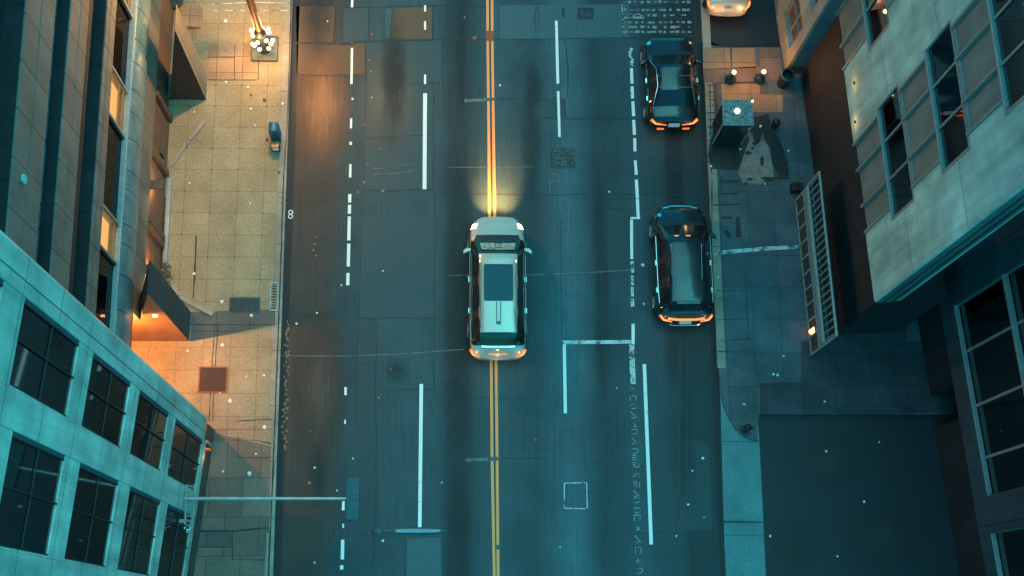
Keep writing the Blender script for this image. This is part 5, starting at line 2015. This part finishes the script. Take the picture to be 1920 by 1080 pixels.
mb = MB(); mb.box(-LN + .06, -.06, -.03, .03, 1.90, 1.95); mb.box(-LN + .06, -.06, -.12, -.1, 1.95, 3.0)
mb.build('backing', 'black', SC)
mb = MB(); mb.ball((-LN + .72, .06, .5), .09, 10); mb.box(-LN + .6, -LN + .84, .0, .03, .34, .68)
tag(mb.build('lantern', 'lamp_orange', SC, smooth=True), 'small orange lantern on the lowest panel')

# ------------------------------------------------------------------ covers in the road
c = G(1054, 296, 0)
t = thing('drain_cover', 'square speckled dark drain cover in the lane right of the centre line', 'drain cover', c)
mb = MB(); mb.box(-.43, .43, -.36, .36, 0.001, .012)
mb.build('plate', 'tar', t)
mb = MB()
for i in range(15):
    for j in range(13):
        if qq.random() < .62:
            x, y = -.38 + i * .055, -.31 + j * .052
            mb.box(x, x + qq.uniform(.015, .035), y, y + qq.uniform(.012, .03), .0125, .018)
mb.build('studs', 'kiosk_roof', t)['kind'] = 'stuff'
mb = MB()
mb.box(-.46, .46, -.39, -.365, 0, .014); mb.box(-.46, .46, .365, .39, 0, .014); mb.box(-.46, -.435, -.365, .365, 0, .0138); mb.box(.435, .46, -.365, .365, 0, .0138)
mb.build('frame', 'patch_light', t)
c = G(1098, 25, 0)
t = thing('utility_cover', 'small pale rectangular cover with a dark frame in the road at the top', 'utility cover', c)
mb = MB(); mb.box(-.29, .29, -.22, .22, 0.001, .012)
mb.build('frame', 'tar', t)
mb = MB(); mb.box(-.21, .21, -.13, .13, 0.0125, .02)
mb.build('lid', 'R2stone', t)

# ------------------------------------------------------------------ litter: scraps of paper and leaves, each a thing of its own
def scrap(px, py, s, h, mat, name, label, cat, group):
    p = G(px, py, h)
    q = random.Random(int(px * 7 + py))
    mb = MB()
    n = 7
    r = s * 0.0182 / 2
    top = mb.bm.verts.new((p.x + q.uniform(-.3, .3) * r, p.y + q.uniform(-.3, .3) * r, h + .02 + r * .5))
    ring = [mb.bm.verts.new((p.x + r * q.uniform(.75, 1.2) * math.cos(2 * math.pi * k / n), p.y + r * q.uniform(.75, 1.2) * math.sin(2 * math.pi * k / n), h + .012 + q.uniform(0, .03))) for k in range(n)]
    low = [mb.bm.verts.new((v.co.x, v.co.y, h + .004)) for v in ring]
    for k in range(n):
        mb.bm.faces.new((ring[k], ring[(k + 1) % n], top)); mb.bm.faces.new((low[k], low[(k + 1) % n], ring[(k + 1) % n], ring[k]))
    mb.bm.faces.new(low[::-1])
    return tag(mb.build(name, mat), label, cat, group)


LP = [(424, 154, 6), (465, 163, 5), (470, 204, 5), (478, 235, 5), (530, 195, 6), (364, 210, 5), (355, 343, 5), (316, 383, 5), (469, 381, 4), (364, 513, 7), (416, 566, 8), (471, 592, 8), (417, 647, 8),
      (350, 602, 4), (431, 752, 9), (413, 737, 4), (352, 658, 5), (418, 884, 5), (468, 888, 9), (480, 851, 4), (496, 801, 9), (495, 704, 5), (462, 706, 4), (480, 33, 6), (423, 40, 8)]
for x, y, s in LP:
    scrap(x, y, s * .85, PZ, 'paper', 'paper_scrap', 'tiny white paper scrap lying on the tan left pavement', 'litter', 'paper scraps on the left pavement')
RP = [(614, 40, 4), (661, 186, 6), (697, 183, 3), (657, 269, 5), (556, 607, 5), (594, 587, 5), (718, 508, 4), (662, 860, 4), (590, 877, 5), (632, 920, 4), (718, 1014, 6), (590, 1055, 4), (644, 985, 4),
      (871, 33, 3), (937, 160, 5), (1142, 360, 5), (1205, 497, 8), (1207, 570, 5), (1298, 883, 4), (1290, 946, 5), (1318, 859, 6), (1156, 727, 3), (1268, 1005, 4), (1320, 970, 3), (828, 905, 3), (640, 535, 4), (877, 518, 4), (1050, 1026, 3)]
for x, y, s in RP:
    scrap(x, y, s * .85, 0, 'paper', 'paper_scrap', 'tiny white paper scrap lying on the dark roadway', 'litter', 'paper scraps on the road')
QP = [(1469, 668, 5), (1458, 703, 6), (1395, 758, 5), (1450, 702, 5), (1546, 753, 5), (1346, 520, 5), (1333, 312, 5), (1388, 280, 5), (1404, 242, 5), (1347, 267, 8), (1426, 237, 6), (1478, 283, 5), (1434, 345, 4)]
for x, y, s in QP:
    scrap(x, y, s * .85, PZ, 'paper', 'paper_scrap', 'tiny white paper scrap lying on the right pavement', 'litter', 'paper scraps on the right pavement')
for x, y, s in [(1549, 846, 5), (1620, 941, 6), (1444, 1005, 5), (1570, 1043, 4), (1648, 829, 4)]:
    scrap(x, y, s * .85, -.004, 'paper', 'paper_scrap', 'tiny white paper scrap lying on the dark side road', 'litter', 'paper scraps on the side road')
for x, y, s in [(683, 343, 9), (718, 359, 10), (684, 235, 5), (690, 310, 6), (713, 280, 7), (671, 361, 6), (580, 906, 9), (710, 746, 8), (711, 641, 5), (733, 693, 5), (582, 809, 5), (660, 80, 4), (697, 65, 7), (1004, 825, 7),
                (592, 445, 6), (590, 458, 7), (588, 470, 7), (593, 480, 5), (696, 135, 8), (692, 114, 6)]:
    scrap(x, y, s * .7, 0, 'leaf', 'fallen_leaf', 'orange-brown dead leaf lying on the dark roadway', 'leaf', 'dead leaves on the road')
for x, y, s in [(471, 178, 5), (496, 187, 7), (523, 323, 5), (501, 262, 6), (530, 380, 5), (497, 188, 5)]:
    scrap(x, y, s, PZ, 'brown_wall', 'fallen_leaf', 'dark brown dead leaf lying on the left pavement', 'leaf', 'dead leaves on the left pavement')
